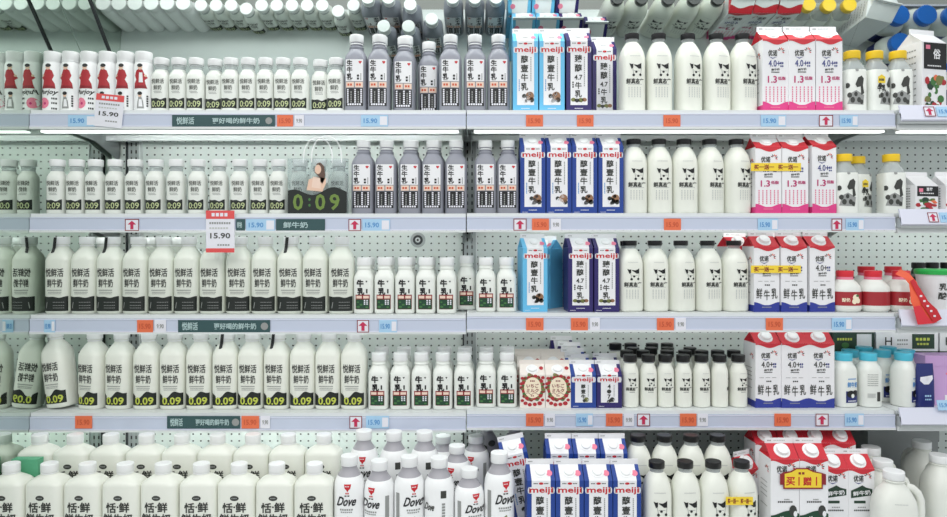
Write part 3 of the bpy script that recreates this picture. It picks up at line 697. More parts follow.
# slanted mirror above the top shelf
for i, (x0, x1) in enumerate(MODS):
    a = math.radians(42); L = 0.56
    me = to_mesh('slanted_mirror', *box_vf(x0 + (-0.0018 if i else 0), x1 + (0.0018 if i < 2 else 0) - (0.0006 if i == 0 else 0), -0.005, 0.0, 0, L), 'mirror', False)
    o = obj('slanted_mirror', me, None, (0, 0.452, ZD[0] + 0.004)); o.rotation_euler = (a, 0, 0)
    o['label'] = ('slanted mirror panel above the red figure bottles and grey bottles', 'slanted mirror panel above the cow bottles and pink cartons', 'slanted mirror panel in the top right corner')[i]
    o['category'] = 'mirror'; o['group'] = 'slanted mirrors over the top shelf'
    if i < 2:
        pass
cs = part('corner_strip', box_vf(-0.004, 0.004, -0.009, -0.0054, 0.012, 0.56), 'dark_gap', None); cs.location = (-1.139, 0.452, ZD[0] + 0.004); cs.rotation_euler = (math.radians(42), 0, 0)
cs.name = 'mirror_joint'; cs['label'] = 'thin dark joint strip on the slanted mirror near the end wall'; cs['category'] = 'joint strip'

SHELF_NAMES = ['top', 'second', 'third', 'fourth']
for k, z in enumerate(ZD):
    for i, (x0, x1) in enumerate(MODS):
        wd = x1 - x0
        t = thing('fridge_shelf', '%s white metal fridge shelf with a lavender price rail, %s bay' % (SHELF_NAMES[k], ('left', 'middle', 'right')[i]), 'shelf', ((x0 + x1) / 2, 0, z + (DZ[k] if i else 0)), 0, 'fridge shelves')
        h = wd / 2
        part('deck', box_vf(-h, h, 0.003, BX - 0.0005, -0.012, 0), 'shelf_white', t)
        part('front_lip', box_vf(-h, h, -0.002, 0.003, -0.009, 0.001), 'shelf_white', t)
        if i < 2:
            rl = part('price_rail', box_vf(-h, h, -0.006, -0.001, -0.046, -0.0095), 'rail', t)
            part('rail_groove', box_vf(-h, h, -0.0075, -0.0058, -0.0125, -0.0105), 'rail_white', rl); part('rail_groove', box_vf(-h, h, -0.0085, -0.0058, -0.046, -0.043), 'rail_white', rl)
            part('lower_lip', box_vf(-h, h, -0.009, 0.006, -0.0515, -0.0465), 'shelf_white', t)
        else:
            rv = ([(-h, -0.016, 0.012), (h, -0.016, 0.012), (h, -0.03, -0.03), (-h, -0.03, -0.03), (-h, -0.011, 0.012), (h, -0.011, 0.012), (h, -0.025, -0.034), (-h, -0.025, -0.034)],
                  [(0, 3, 2, 1), (4, 5, 6, 7), (0, 1, 5, 4), (1, 2, 6, 5), (2, 3, 7, 6), (3, 0, 4, 7)])
            part('price_rail', rv, 'rail_white', t); part('rail_mount', box_vf(-h, h, -0.024, -0.001, -0.04, -0.012), 'steel', t)
            part('lower_lip', box_vf(-h, h, -0.009, 0.006, -0.054, -0.0405), 'shelf_white', t)
        pw = {(0, 0): 0.62, (0, 1): 0.16, (0, 2): 0.05, (1, 0): 0.56, (1, 1): 0.46, (1, 2): 0.26, (2, 0): 0.5, (2, 1): 0.42, (2, 2): 0.15, (3, 0): 1.5}.get((k, i), 0)
        if pw:
            l = area('shelf_lamp', ((x0 + x1) / 2, 0.037, z - 0.022 + (DZ[k] if i else 0)), (math.radians(90), 0, 0), wd - 0.06, 0.012, pw * 0.85, (0.95, 1, 0.97)); l.data.spread = math.radians(82); l.parent = t; l.matrix_parent_inverse = Matrix.Translation(t.location).inverted()
            part('light_strip', box_vf(-h + 0.02, h - 0.02, 0.010, 0.032, -0.0585 if k == 0 else -0.034, -0.0535 if k == 0 else -0.024), 'led', t); part('light_housing', box_vf(-h + 0.02, h - 0.02, 0.010, 0.034, -0.0535 if k == 0 else -0.024, -0.0125), 'shelf_white', t)
        part('rear_rib', box_vf(-h, h, 0.36, 0.38, -0.03, -0.0125), 'shelf_white', t)
        for s in (-1, 1):
            bx = s * (h - 0.012)
            bv = ([(bx - .002, 0.04, -0.0125), (bx + .002, 0.04, -0.0125), (bx - .002, 0.04, -0.025), (bx + .002, 0.04, -0.025), (bx - .002, BX - .013, -0.0125), (bx + .002, BX - .013, -0.0125), (bx - .002, BX - .013, -0.085), (bx + .002, BX - .013, -0.085), (bx - .002, 0.3, -0.04), (bx + .002, 0.3, -0.04)],
                  [(0, 1, 5, 4), (0, 2, 3, 1), (4, 5, 7, 6), (2, 8, 9, 3), (8, 6, 7, 9), (0, 4, 6, 8, 2), (1, 3, 9, 7, 5)])
            part('bracket', bv, 'steel', t)
for i, (x0, x1) in enumerate(MODS[:2]):
    t = thing('bottom_deck', 'stepped white bottom deck under the %s bay' % ('left', 'middle')[i], 'shelf', ((x0 + x1) / 2, 0, DECK0), 0, 'bottom decks'); h = (x1 - x0) / 2
    part('front_level', box_vf(-h, h, -0.36, BX - .001, -0.03, 0), 'shelf_white', t)
    xr = h if i == 0 else 0.905 - (x0 + x1) / 2
    if i: part('rear_step', box_vf(xr + 0.0005, 1.045 - (x0 + x1) / 2, 0.005, BX - .001, 0.0, 0.04), 'shelf_white', t)
    part('rear_level', box_vf(-h, xr, -0.088, BX - .001, 0.0, 0.04), 'shelf_white', t)
t = thing('bottom_deck', 'flat white bottom deck under the milk jugs, right bay', 'shelf', ((MODS[2][0] + MODS[2][1]) / 2, 0, DECK0), 0, 'bottom decks'); h = (MODS[2][1] - MODS[2][0]) / 2
part('front_level', box_vf(-h, h, -0.36, BX - .001, -0.03, 0), 'shelf_white', t); part('front_kerb', box_vf(-h, h, -0.36, -0.34, 0, 0.02), 'steel', t)
for o in list(COL.objects):
    if o.name.startswith('bottom_deck'): part('under_frame', box_vf(-0.2, 0.2, -0.3, 0.44, 0.3 - DECK0, -0.03), 'cabinet_gray', o)
# round sensor on the back wall
t = thing('round_vent', 'round grey ringed vent on the perforated back panel', 'vent', ((418 - 473.5) * (D + BX) / F, BX, EYE + (HY - 240) * (D + BX) / F))
Rx = lambda vf: ([(x, -z, y) for x, y, z in vf[0]], vf[1])
part('outer_ring', Rx(loft_vf([(0, .026, .026, 2), (.004, .026, .026, 2), (.006, .022, .022, 2)], 28)), 'steel', t, True); part('inner_ring', Rx(loft_vf([(.006, .017, .017, 2), (.009, .016, .016, 2)], 24)), 'dark_gap', t, True)
part('hub', Rx(loft_vf([(.009, .009, .009, 2), (.013, .007, .007, 2)], 20)), 'shelf_white', t, True); part('hub_hole', Rx(loft_vf([(.013, .004, .004, 2), (.0138, .0036, .0036, 2)], 14)), 'black', t, True)

# ------------------------------------------------------------------ stocking the shelves
ORD = ['first', 'second', 'third', 'fourth', 'fifth', 'sixth', 'seventh', 'eighth', 'ninth', 'tenth', 'eleventh', 'twelfth', 'thirteenth', 'fourteenth', 'fifteenth', 'sixteenth']
WHERE = ['top shelf', 'second shelf', 'third shelf', 'fourth shelf', 'bottom row', 'bottom deck']
BASE = ZD + [DECK0, DECK1]
QUEUE = []
def lane(models, k, xs, ytop=None, face=0.03, desc='', cat='bottle', group=None, rots=None, dys=None, tilts=None, rowword='', labels=None, extras=None, fixed=False, sxy=1.0, jit=5, flat=False, swap=None):
    """queue one row of like things: px centres of their fronts, on shelf k"""
    n = len(xs)
    for i, px in enumerate(xs):
        m = (models if not isinstance(models, list) else models[i % len(models)])
        dy = (dys or {}).get(i, 0); hd = m.d / 2 * sxy
        yf = face + dy; yc = yf + hd
        dep = D + (yf if flat else yc)
        X = (px - 473.5) * dep / F
        sz = 1.0
        if ytop is not None:
            yt = ytop[i] if isinstance(ytop, list) else ytop
            if dy and not isinstance(ytop, list): yt = None
            d0 = D + face + hd if yt is not None and not isinstance(ytop, list) else D + yc
            yy = ytop[0] if isinstance(ytop, list) and yt is None else (yt if yt is not None else ytop)
            if yt is None: d0 = D + face + hd
            sz = (EYE + (HY - yy) * d0 / F - BASE[k] - (DZ[k] if px > 467 else 0)) / m.h
            sz = max(0.86, min(1.16, sz))
        rz = math.radians((rots or {}).get(i, random.uniform(-jit, jit)))
        lab = labels[i] if labels else ('%s %s from the left%s, %s' % (ORD[i], desc, rowword, WHERE[k]) if n > 1 else '%s, %s' % (desc, WHERE[k]))
        c, sn = math.cos(rz), math.sin(rz)
        co = [v.co for nm, me, par in m.parts if par is None for v in me.vertices]
        rx = [(v.x * c - v.y * sn) * sxy for v in co]; ry = [(v.x * sn + v.y * c) * sxy for v in co]
        if 'jug' in m.kind: rx = [v for v in rx]
        QUEUE.append(dict(m=m, k=k, x=X, y=yf - min(ry), xl=-min(rx), xr=max(rx), yl=-min(ry), yr=max(ry), rz=rz, sz=sz, sxy=sxy, lab=lab[0].upper() * 0 + lab, cat=cat, group=group, tilt=(tilts or {}).get(i, (0, 0)), extra=(extras or {}).get(i), fixed=fixed))
def settle():
    for k in range(6):
        it = sorted([q for q in QUEUE if q['k'] == k], key=lambda q: q['x'])
        for _ in range(700):
            mv = 0
            for a in range(len(it)):
                for b in range(a + 1, len(it)):
                    p, q = it[a], it[b]
                    if p['y'] < q['y'] and p['y'] + p['yr'] <= q['y'] - q['yl'] or p['y'] > q['y'] and q['y'] + q['yr'] <= p['y'] - p['yl']: continue
                    need = (p['xr'] + q['xl'] if q['x'] >= p['x'] else p['xl'] + q['xr']) + 0.0004 - abs(q['x'] - p['x'])
                    if need > 0:
                        s = 1 if q['x'] >= p['x'] else -1
                        fp, fq = (0 if p['fixed'] else 1), (0 if q['fixed'] else 1)
                        if fp + fq == 0: continue
                        p['x'] -= s * need * fp / (fp + fq) * 0.8; q['x'] += s * need * fq / (fp + fq) * 0.8; mv = max(mv, need)
            for q in it:
                if q['x'] - q['xl'] < WX + 0.002 and not q['fixed']: q['x'] = WX + 0.002 + q['xl']
            if mv < 1e-5: break
    for q in QUEUE:
        put(q['m'], q['lab'], q['cat'], (q['x'], q['y'], BASE[q['k']] + (DZ[q['k']] if q['x'] > -0.02 else 0) + 0.0003 + (q['xl'] if q['tilt'][1] < 0 else q['xr']) * abs(math.sin(q['tilt'][1]))), q['rz'], q['sz'], q['group'], q['tilt'], q['sxy'], q['extra'], q['k'] == 0)

P1, P2, P3 = portrait_bottle(1), portrait_bottle(2), portrait_bottle(3)
OAT, TALL, TALLN, GRAY, SMALL = small_oat(), tall_oat(False), tall_oat(True), gray_bottle(), small_white()
SKY, PUR, ROY = red_logo_carton('sky'), red_logo_carton('purple'), red_logo_carton('royal')
SROY, SPUR, STRAW = red_logo_carton('royal', True), red_logo_carton('purple', True), strawberry_carton()
COW, COWS = cow_bottle(), cow_small()
PINK, PBLUE, PGREEN, PDARK = petal_carton('pink', cap=False), petal_carton('blue'), petal_carton('green'), petal_carton('dark', h=244, w=68)
PGB = petal_carton('green', w=70)
PGT, PGS = petal_carton('green', h=292, w=72), petal_carton('green', h=180, w=62)
Y0, Y1, JAR = yellow_cap(0), yellow_cap(1), red_jar()
CY0, CY1 = cyan_bottle(False), cyan_bottle(True)
SLAB, JUG, PATCH, BLUEC = slab_bottle(), jug(), patch_bottle(), blue_cap_bottle()
SCR = [script_bottle(i) for i in range(4)]
VEG, VEGS = veggie_carton(215, 84), veggie_carton(118, 76)
STRIP = seal_strip_mesh()

# top shelf
lane([P1, P2, P1, P2, P2, P3], 0, [46.8, 65.5, 84.8, 104, 124, 142.6], 53, desc='white bottle printed with a red-coated figure', group='red figure bottles on the top shelf')
lane(OAT, 0, [161, 178, 195.5, 213, 229.5, 247, 264.5, 282, 300.5, 321, 337.5], 59, desc='small white bottle with black 0:09 band', group='small 0:09 bottles on the top shelf', dys={3: 0.012, 9: 0.02}, jit=4)
lane(GRAY, 0, [355, 379.3, 404.4, 429, 450.5, 475, 498.4], 36, desc='tall grey bottle with white label panel', group='grey bottles on the top shelf', dys={2: 0.022, 3: 0.07}, jit=3)
lane([SKY, SKY], 0, [525.5, 552], 29, desc='light blue gable carton with red logo', cat='carton', group='light blue cartons on the top shelf', flat=True, jit=1.5)
lane([PUR, PUR], 0, [579, 604.5], 28.5, desc='purple gable carton with red logo', cat='carton', group='purple cartons on the top shelf', flat=True, dys={1: 0.085}, jit=1.5)
lane(COW, 0, [631.8, 658.5, 688, 716.4, 743.5], 35, desc='tall milk bottle with cow print and black cap', group='cow-print bottles on the top shelf', rots={0: 3, 1: 3, 2: 16, 3: 16, 4: 20})
lane(PINK, 0, [774, 802, 829.5], 27, desc='white and magenta gable carton with red top', cat='carton', group='magenta-base cartons on the top shelf', flat=True, rots={0: 3, 1: 0, 2: -1})
lane([Y0, Y1, Y0], 0, [853, 876.5, 900], 48, desc='yellow-capped bottle with ink drawing', group='yellow-capped bottles on the top shelf', rots={0: 0, 1: 8, 2: -4})
lane(VEG, 0, [940], 28, face=0.035, desc='large white carton with black label and vegetable picture', cat='carton', flat=True, rots={0: 13})
lane([SKY, SKY, PUR], 0, [527, 552.5, 577], 29, face=0.112, cat='carton', flat=True, jit=1, group='second row of cartons on the top shelf',
     labels=['light blue carton hidden behind the first light blue carton, top shelf', 'light blue carton hidden behind the second light blue carton, top shelf', 'purple carton hidden behind the first purple carton, top shelf'])
lane(GRAY, 0, [381, 406.5], 36, face=0.135, group='second row of grey bottles on the top shelf', labels=['grey bottle standing behind the second grey bottle, top shelf', 'grey bottle standing behind the third grey bottle, top shelf'])
lane(BLUEC, 0, [955, 986, 1017], None, face=0.04, group='blue-capped bottles seen in the mirror', labels=['nearest blue-capped bottle mirrored above the vegetable carton', 'middle blue-capped bottle mirrored in the top right corner', 'outermost blue-capped bottle mirrored in the top right corner'])
lane(BLUEC, 0, [921], None, face=0.135, group='blue-capped bottles seen in the mirror', labels=['blue-capped bottle behind the vegetable carton, lowest in the mirror'])
# second shelf
lane(OAT, 1, [57.6, 77, 96, 115.6, 135.4, 156, 176.8, 198.2, 219.3, 240, 260, 279], 160, desc='small white bottle with black 0:09 band', group='small 0:09 bottles on the second shelf', jit=3)
lane(OAT, 1, [300, 319.5, 339], 160, face=0.045, group='small 0:09 bottles behind the clear bag', labels=['small white bottle behind the left side of the clear bag', 'small white bottle behind the middle of the clear bag', 'small white bottle behind the right side of the clear bag'], jit=3)
lane(GRAY, 1, [363.6, 386.6, 410.2, 433.2, 456.2, 485.5, 508], 141, desc='tall grey bottle with white label panel', group='grey bottles on the second shelf', jit=3)
lane(GRAY, 1, [412, 435], 141, face=0.11, group='second row of grey bottles on the second shelf', labels=['grey bottle peeking out behind the third grey bottle, second shelf', 'grey bottle peeking out behind the fourth grey bottle, second shelf'])
lane(ROY, 1, [532.5, 558.7, 584.6, 610.6], 133.5, desc='royal blue gable carton with red logo', cat='carton', group='royal blue cartons on the second shelf', flat=True, rots={0: 1, 1: 2, 2: 1, 3: 2})
lane(COW, 1, [636, 661.4, 687, 712.4, 738.4], 140, desc='tall milk bottle with cow print and black cap', group='cow-print bottles on the second shelf', rots={0: 4, 1: 3, 2: 3, 3: 22, 4: 24})
lane(PINK, 1, [764, 791, 821], [134, 134, 132], desc='white and magenta gable carton with red top', cat='carton', group='magenta-base cartons on the second shelf', flat=True, rots={0: 1, 1: 1, 2: 8})
lane([Y0, Y1, Y0], 1, [845, 862, 889.5], 155, desc='yellow-capped bottle with ink drawing', group='yellow-capped bottles on the second shelf', rots={0: 0, 1: 18, 2: -6}, dys={1: 0.05})
lane(VEGS, 1, [923, 953], 172, desc='small white carton with dark berry label', cat='carton', group='small berry cartons on the second shelf', flat=True, rots={0: 12, 1: 8})
# third shelf
lane(TALL, 2, [62, 88, 114.5, 139, 164.5, 190, 214.5, 239.5, 264.5, 289.5, 316, 342], 237, desc='tall milk bottle with plain black band', group='tall black-band bottles on the third shelf', jit=4, extras={0: [STRIP], 2: [STRIP], 9: [STRIP]})
lane(TALL, 2, [104, 150, 178], 237.5, face=0.11, group='second row of tall bottles on the third shelf', labels=['tall milk bottle behind the second and third black-band bottles, third shelf', 'tall milk bottle behind the fourth and fifth black-band bottles, third shelf', 'tall milk bottle behind the fifth and sixth black-band bottles, third shelf'])
lane(SMALL, 2, [364.3, 384.8, 405.2, 426, 446.8, 485.8, 506.4], 257.5, desc='small white bottle with green picture label', group='small green-label bottles on the third shelf', jit=3)
lane(SMALL, 2, [368, 388, 408.5, 429, 449, 464.5], 257.5, face=0.092, group='second row of small green-label bottles on the third shelf', labels=['white bottle behind the %s small green-label bottle, third shelf' % ORD[i] for i in range(5)] + ['set-back green-label bottle left of the shelf joint, third shelf'])
lane(SKY, 2, [533.5], 234, desc='light blue carton with red logo turned slightly left', cat='carton', flat=True, rots={0: 9})
lane(SKY, 2, [552], 236, face=0.125, desc='light blue carton turned sideways behind the other light blue carton', cat='carton', flat=True, rots={0: -38})
lane(PUR, 2, [581.5, 607.5], 234, desc='purple gable carton with red logo', cat='carton', group='purple cartons on the third shelf', flat=True, rots={0: 3, 1: 2})
lane(PUR, 2, [576, 602], 234, face=0.11, cat='carton', flat=True, rots={0: 2, 1: 2}, group='second row of purple cartons on the third shelf', labels=['purple carton standing behind the first purple carton, third shelf', 'purple carton standing behind the second purple carton, third shelf'])
lane(COW, 2, [633.5, 659, 684.5, 709.5, 734.5], 241, desc='tall milk bottle with cow print and black cap', group='cow-print bottles on the third shelf', rots={0: 4, 1: 6, 2: 26, 3: 16, 4: 18})
lane(COW, 2, [627], 241.5, face=0.11, desc='cow-print bottle half hidden behind the first cow-print bottle', jit=3)
lane(PBLUE, 2, [762.5, 790, 818], 232, desc='white carton with blue base and red top', cat='carton', group='blue-base cartons on the third shelf', flat=True, rots={0: 4, 1: 2, 2: 5})
lane(PBLUE, 2, [740, 772], 233, face=0.14, cat='carton', flat=True, rots={0: 12, 1: 6}, group='second row of blue-base cartons on the third shelf', labels=['red-topped carton behind the fifth cow-print bottle, third shelf', 'red-topped carton behind the first blue-base carton, third shelf'])
lane(JAR, 2, [842, 870.3, 900.6], 271, desc='squat white jar with red lid and label', cat='jar', group='red-lidded jars on the third shelf', rots={0: 0, 1: 180, 2: -2}, face=0.02)
lane(JAR, 2, [866, 893], 266.5, face=0.12, cat='jar', group='second row of red-lidded jars on the third shelf', labels=['red-lidded jar behind the first and second jars, third shelf', 'red-lidded jar behind the third jar, third shelf'])
# fourth shelf
lane(TALLN, 3, [63.5], 331, desc='tall 0.09 milk bottle leaning left against the mirrored end', cat='bottle', rots={0: -8}, tilts={0: (0, -0.13)}, fixed=True)
lane(TALLN, 3, [94.5, 121.5, 149, 175, 201, 227, 252.5, 278.5, 304, 329, 354], 331.5, desc='tall milk bottle with yellow 0.09 numbers', group='tall 0.09 bottles on the fourth shelf', rots={0: -15, 1: -7, 2: 0, 3: 3, 4: 3, 5: 4}, jit=4, extras={5: [STRIP], 7: [STRIP]})
lane(SMALL, 3, [379, 400.5, 421.5, 442.8, 464, 486, 507], 352.5, desc='small white bottle with green picture label', group='small green-label bottles on the fourth shelf', jit=3)
lane(SMALL, 3, [382, 404, 423.5, 444.5, 465, 486.5, 507.5], 346.8, face=0.092, group='second row of small green-label bottles on the fourth shelf', labels=['white bottle behind the %s small green-label bottle, fourth shelf' % ORD[i] for i in range(7)])
lane(STRAW, 3, [532.6, 558.2], 360, desc='short carton with strawberry wreath', cat='carton', group='strawberry cartons on the fourth shelf', flat=True, rots={0: 0, 1: 0})
lane(STRAW, 3, [529, 554], 352, face=0.108, cat='carton', flat=True, group='second row of strawberry cartons', rots={0: 0, 1: 0}, labels=['strawberry carton behind the first strawberry carton, fourth shelf', 'strawberry carton behind the second strawberry carton, fourth shelf'])
lane(STRAW, 3, [527, 553], 349, face=0.185, cat='carton', flat=True, group='third row of strawberry cartons', rots={0: 0, 1: 0}, labels=['rearmost strawberry carton behind the first strawberry carton, fourth shelf', 'rearmost strawberry carton behind the second strawberry carton, fourth shelf'])
lane(SROY, 3, [583.6], 360, desc='short royal blue carton with red logo', cat='carton', flat=True, rots={0: 0})
lane(SPUR, 3, [609.4], 360, desc='short purple carton with red logo', cat='carton', flat=True, rots={0: 0})
for r, (px, yt) in enumerate(((578.5, 354), (573.5, 348), (568.5, 342), (562.5, 336))):
    lane([SROY, SROY, SPUR, SPUR][r], 3, [px], yt, face=0.108 + 0.074 * r, cat='carton', flat=True, rots={0: 0}, group='queue of short cartons behind the blue one', labels=['%s short carton queued behind the short royal blue carton, fourth shelf' % ORD[r]])
lane(SPUR, 3, [611], None, face=0.108, cat='carton', flat=True, rots={0: 0}, labels=['short purple carton behind the front short purple carton, fourth shelf'])
lane(COWS, 3, [630, 648.3, 665.3, 683, 701.3, 719.5, 738.3], 355, desc='small cow-print bottle with black cap', group='small cow-print bottles on the fourth shelf', rots={0: 4, 1: 4, 2: 4, 3: 6, 4: 16, 5: 75, 6: 18})
for r, xs in enumerate(([624, 641.5, 667, 685, 704, 722, 738], [633, 651, 667.5, 690], [617, 629, 652, 667])):
    lane(COWS, 3, xs, None, face=0.092 + r * 0.055 + (0.03 if r == 2 else 0), group='%s row of small cow-print bottles' % ORD[r + 1], labels=['%s small cow-print bottle from the left in the %s row back, fourth shelf' % (ORD[i], ORD[r + 1]) for i in range(len(xs))], jit=20)
lane(PBLUE, 3, [763.5, 791, 818.6], 327.5, desc='white carton with blue base and red top', cat='carton', group='blue-base cartons on the fourth shelf', flat=True, rots={0: 3, 1: 0, 2: -2})
lane([CY0, CY1, CY0], 3, [843.5, 868, 904], 353, desc='cyan-capped milk bottle', group='cyan-capped bottles on the fourth shelf', rots={0: 8, 1: 0, 2: 30})
lane(CY0, 3, [850, 882, 906], 350, face=0.098, group='second row of cyan-capped bottles', labels=['cyan-capped bottle behind the first cyan-capped bottle, fourth shelf', 'cyan-capped bottle behind the second and third ones, fourth shelf', 'cyan-capped bottle behind the third cyan-capped bottle, fourth shelf'])
lane(CY0, 3, [864, 888], 347, face=0.165, group='third row of cyan-capped bottles', labels=['rearmost cyan-capped bottle behind the second one, fourth shelf', 'rearmost cyan-capped bottle behind the second-row bottles, fourth shelf'])
# bottom row, front level (4) and raised rear level (5)
lane(SLAB, 4, [11, 50.6, 91, 127.5, 163, 201, 238, 277, 315.5], 463, face=-0.19, desc='broad milk bottle with white screw cap', group='broad bottles in the front of the bottom row', jit=4)
lane(SLAB, 5, [9, 46, 81, 115, 151, 188, 225.6, 263.5, 299.5], 434, face=-0.075, group='broad bottles in the second bottom row', labels=['%s broad milk bottle from the left in the second bottom row' % ORD[i] for i in range(9)], jit=4)
lane([SCR[0], SCR[1], SCR[2], SCR[3]], 4, [349.5, 377, 405, 434.5], [455, 460, 456, 457], face=-0.18, desc='white script-lettered bottle with grey collar', group='script-lettered bottles in the front of the bottom row', jit=2)
lane([SCR[2], SCR[2]], 4, [463.5, 489.5], [468, 452], face=-0.18, group='script-lettered bottles in the front of the bottom row', labels=['short script-lettered white bottle between two taller ones, bottom row', 'script-lettered white bottle beside the leaning blue carton, bottom row'], jit=2)
lane([SCR[0], SCR[3], SCR[3], SCR[1]], 5, [364, 394, 424.5, 457], [430, 431, 431, 445], face=-0.082, group='second row of script-lettered bottles', labels=['%s script-lettered white bottle from the left in the second bottom row' % ORD[i] for i in range(4)], jit=2)
lane([SCR[1], SCR[1]], 5, [443, 476], [436, 452], face=0.02, group='third row of script-lettered bottles', labels=['script-lettered white bottle at the rear left of the group, bottom row', 'script-lettered white bottle at the rear by the shelf joint, bottom row'], jit=2)
lane(PATCH, 5, [487, 514], 424, face=0.1, group='patch-printed bottles at the back', labels=['grey patch-printed bottle at the back left of the leaning carton', 'grey patch-printed bottle at the back behind the leaning carton'])
lane(ROY, 4, [541, 570, 598, 627], 459, face=-0.17, desc='royal blue gable carton with red logo', cat='carton', group='royal blue cartons in the front of the bottom row', flat=True, rots={0: 1, 1: 1, 2: 1, 3: 1})
lane(ROY, 5, [564, 590, 617], 433.5, face=-0.083, cat='carton', flat=True, group='royal blue cartons in the second bottom row', rots={0: 1, 1: 1, 2: 1}, labels=['%s royal blue gable carton from the left in the second bottom row' % ORD[i] for i in range(3)])
lane(ROY, 5, [528], 436, face=-0.08, cat='carton', flat=True, rots={0: 2}, tilts={0: (0, -0.2)}, fixed=True, labels=['royal blue carton leaning left beside the script-lettered bottles, bottom row'])
lane(COW, 4, [656.6, 685.2, 713.6, 741], 461, face=-0.167, desc='tall milk bottle with cow print and black cap', group='cow-print bottles in the front of the bottom row', rots={0: 0, 1: 4, 2: 4, 3: 14})
lane(COW, 5, [645.5, 675.4, 702.5, 730], 435, face=-0.08, group='cow-print bottles in the second bottom row', labels=['%s cow-print milk bottle from the left in the second bottom row' % ORD[i] for i in range(4)])
lane(PGT, 4, [785, 814], 438, face=-0.172, desc='red-topped carton with green meadow base', cat='carton', group='green-base carton pair in the bottom row', flat=True, rots={0: 0, 1: 0})
lane(PGB, 5, [752, 777, 803, 829], 424, face=0.01, cat='carton', flat=True, group='red-topped cartons at the back of the bottom row', rots={0: 3, 1: 0, 2: 0, 3: 0}, labels=['%s red-topped carton from the left in the rearmost bottom row' % ORD[i] for i in range(4)])
lane(PGS, 5, [757], 452, face=-0.05, cat='carton', flat=True, rots={0: 30}, labels=['red-topped carton turned aside between cow bottle and green-base pair'])
lane(PDARK, 4, [838, 862.5], 449, face=-0.097, desc='red-topped carton with dark green badge', cat='carton', group='dark-badge cartons in the bottom row', flat=True, rots={0: 0, 1: 0})
lane(JUG, 4, [894], 471, face=-0.185, desc='white milk jug with handle nearest the front', cat='jug', rots={0: -6})
lane(JUG, 4, [880], 460, face=-0.088, desc='white milk jug second in file beside the red-topped cartons', cat='jug', rots={0: -4})
lane(JUG, 4, [871], 447, face=0.012, desc='white milk jug third in file behind two others', cat='jug', rots={0: -4})
lane(JUG, 4, [942], 456, face=-0.06, desc='white milk jug at the right edge of the picture', cat='jug', rots={0: 80})
lane(JUG, 4, [924], 442, face=0.075, desc='white milk jug standing highest in front of the grey board', cat='jug', rots={0: 100})
settle()

# ------------------------------------------------------------------ price tags, arrows and banners on the rails
def pxz(px, py, dep): return ((px - 473.5) * dep / F, EYE + (HY - py) * dep / F)
def flat_art(a, parent, yoff=0.0):
    for p, m, V, Fc in a.bake(lambda u, z, off: (u, -off + yoff, z)):
        part(p, ([(x * S, y * S, zz * S) for x, y, zz in V], Fc), m, parent)
TAGN = {}
def tag(k, x0, x1, y0, y1, kind, label=None, yy=-0.0088, tilt=0.0):
    dep = D + yy; X0, Z1 = pxz(x0, y0, dep); X1, Z0 = pxz(x1, y1, dep)
    w, h = X1 - X0, Z1 - Z0
    t = thing({'arrow': 'arrow_sign', 'banner': 'rail_banner', 'strip': 'rail_banner'}.get(kind, 'price_tag'), label, {'arrow': 'sign', 'banner': 'banner', 'strip': 'banner'}.get(kind, 'price tag'), ((X0 + X1) / 2, yy, (Z0 + Z1) / 2), 0,
              {'arrow': 'arrow signs on the price rails', 'banner': 'green banners on the price rails', 'strip': 'green banners on the price rails'}.get(kind, 'price tags on the rails'))
    cm = {'orange': 'orange_tag', 'blue': 'tag_blue', 'white': 'tag_white', 'arrow': 'tag_white', 'banner': 'banner_green', 'strip': 'banner_green'}[kind]
    c = part('card', box_vf(-w / 2, w / 2, 0, 0.0012, -h / 2, h / 2), cm, t)
    a = Art(); W, H = w * 1000, h * 1000
    if kind == 'orange': a.text('digits', 'orange_text', '15.90', 0, 0, w=W * .7, h=H * .42, layer=1, bold=0.02)
    if kind == 'blue': a.text('digits', 'blue_text', '15.90', -W * .15, 0, w=W * .5, h=H * .4, layer=1, bold=0.01); a.rect('white_field', 'tag_white', W * .2, W * .47, -H * .38, H * .38, 1, 1, 1)
    if kind == 'white': a.text('digits', 'gray_print', '9.90', 0, 0, w=W * .6, h=H * .35, layer=1)
    if kind == 'arrow':
        q = H * .36
        a.poly('arrow', 'arrow_red', [(0, q), (q, q * .1), (q * .35, q * .1), (q * .35, -q), (-q * .35, -q), (-q * .35, q * .1), (-q, q * .1)], 2)
        for r in ((-W / 2, W / 2, H / 2 - 2.2, H / 2), (-W / 2, W / 2, -H / 2, -H / 2 + 2.2), (-W / 2, -W / 2 + 2.2, -H / 2, H / 2), (W / 2 - 2.2, W / 2, -H / 2, H / 2)): a.rect('border', 'dark_red', *r, 1, 1, 1)
    if kind == 'banner':
        a.text('lettering', 'banner_text', '悦鲜活', -W * .5 + W * .13, 0, w=W * .17, h=H * .62, layer=1); a.text('lettering', 'banner_text', '更好喝的鲜牛奶', W * .12, 0, w=W * .46, h=H * .5, layer=1)
        a.disc('emblem', 'gray_print', W * .44, 0, H * .3, H * .3, 1, 12)
    if kind == 'strip': a.text('lettering', 'banner_text', '鲜牛奶', -W * .1, 0, w=W * .5, h=H * .5, layer=1)
    flat_art(a, c)
    t.rotation_euler = (0, tilt, 0)
    return t
N = ['top', 'second', 'third', 'fourth']
def tags(k, y0, y1, items):
    cnt = {}
    for x0, x1, kind, near in items:
        nm = {'orange': 'orange price tag', 'blue': 'pale blue price tag', 'white': 'small white price slip', 'arrow': 'square sign with red up arrow', 'banner': 'dark green lettered rail banner', 'strip': 'short dark green rail strip'}[kind]
        dy = DZ[k] * 360 if x0 > 467 else 0
        tag(k, x0, x1, y0 - dy, y1 - dy, kind, '%s %s, %s rail' % (nm, near, N[k]))
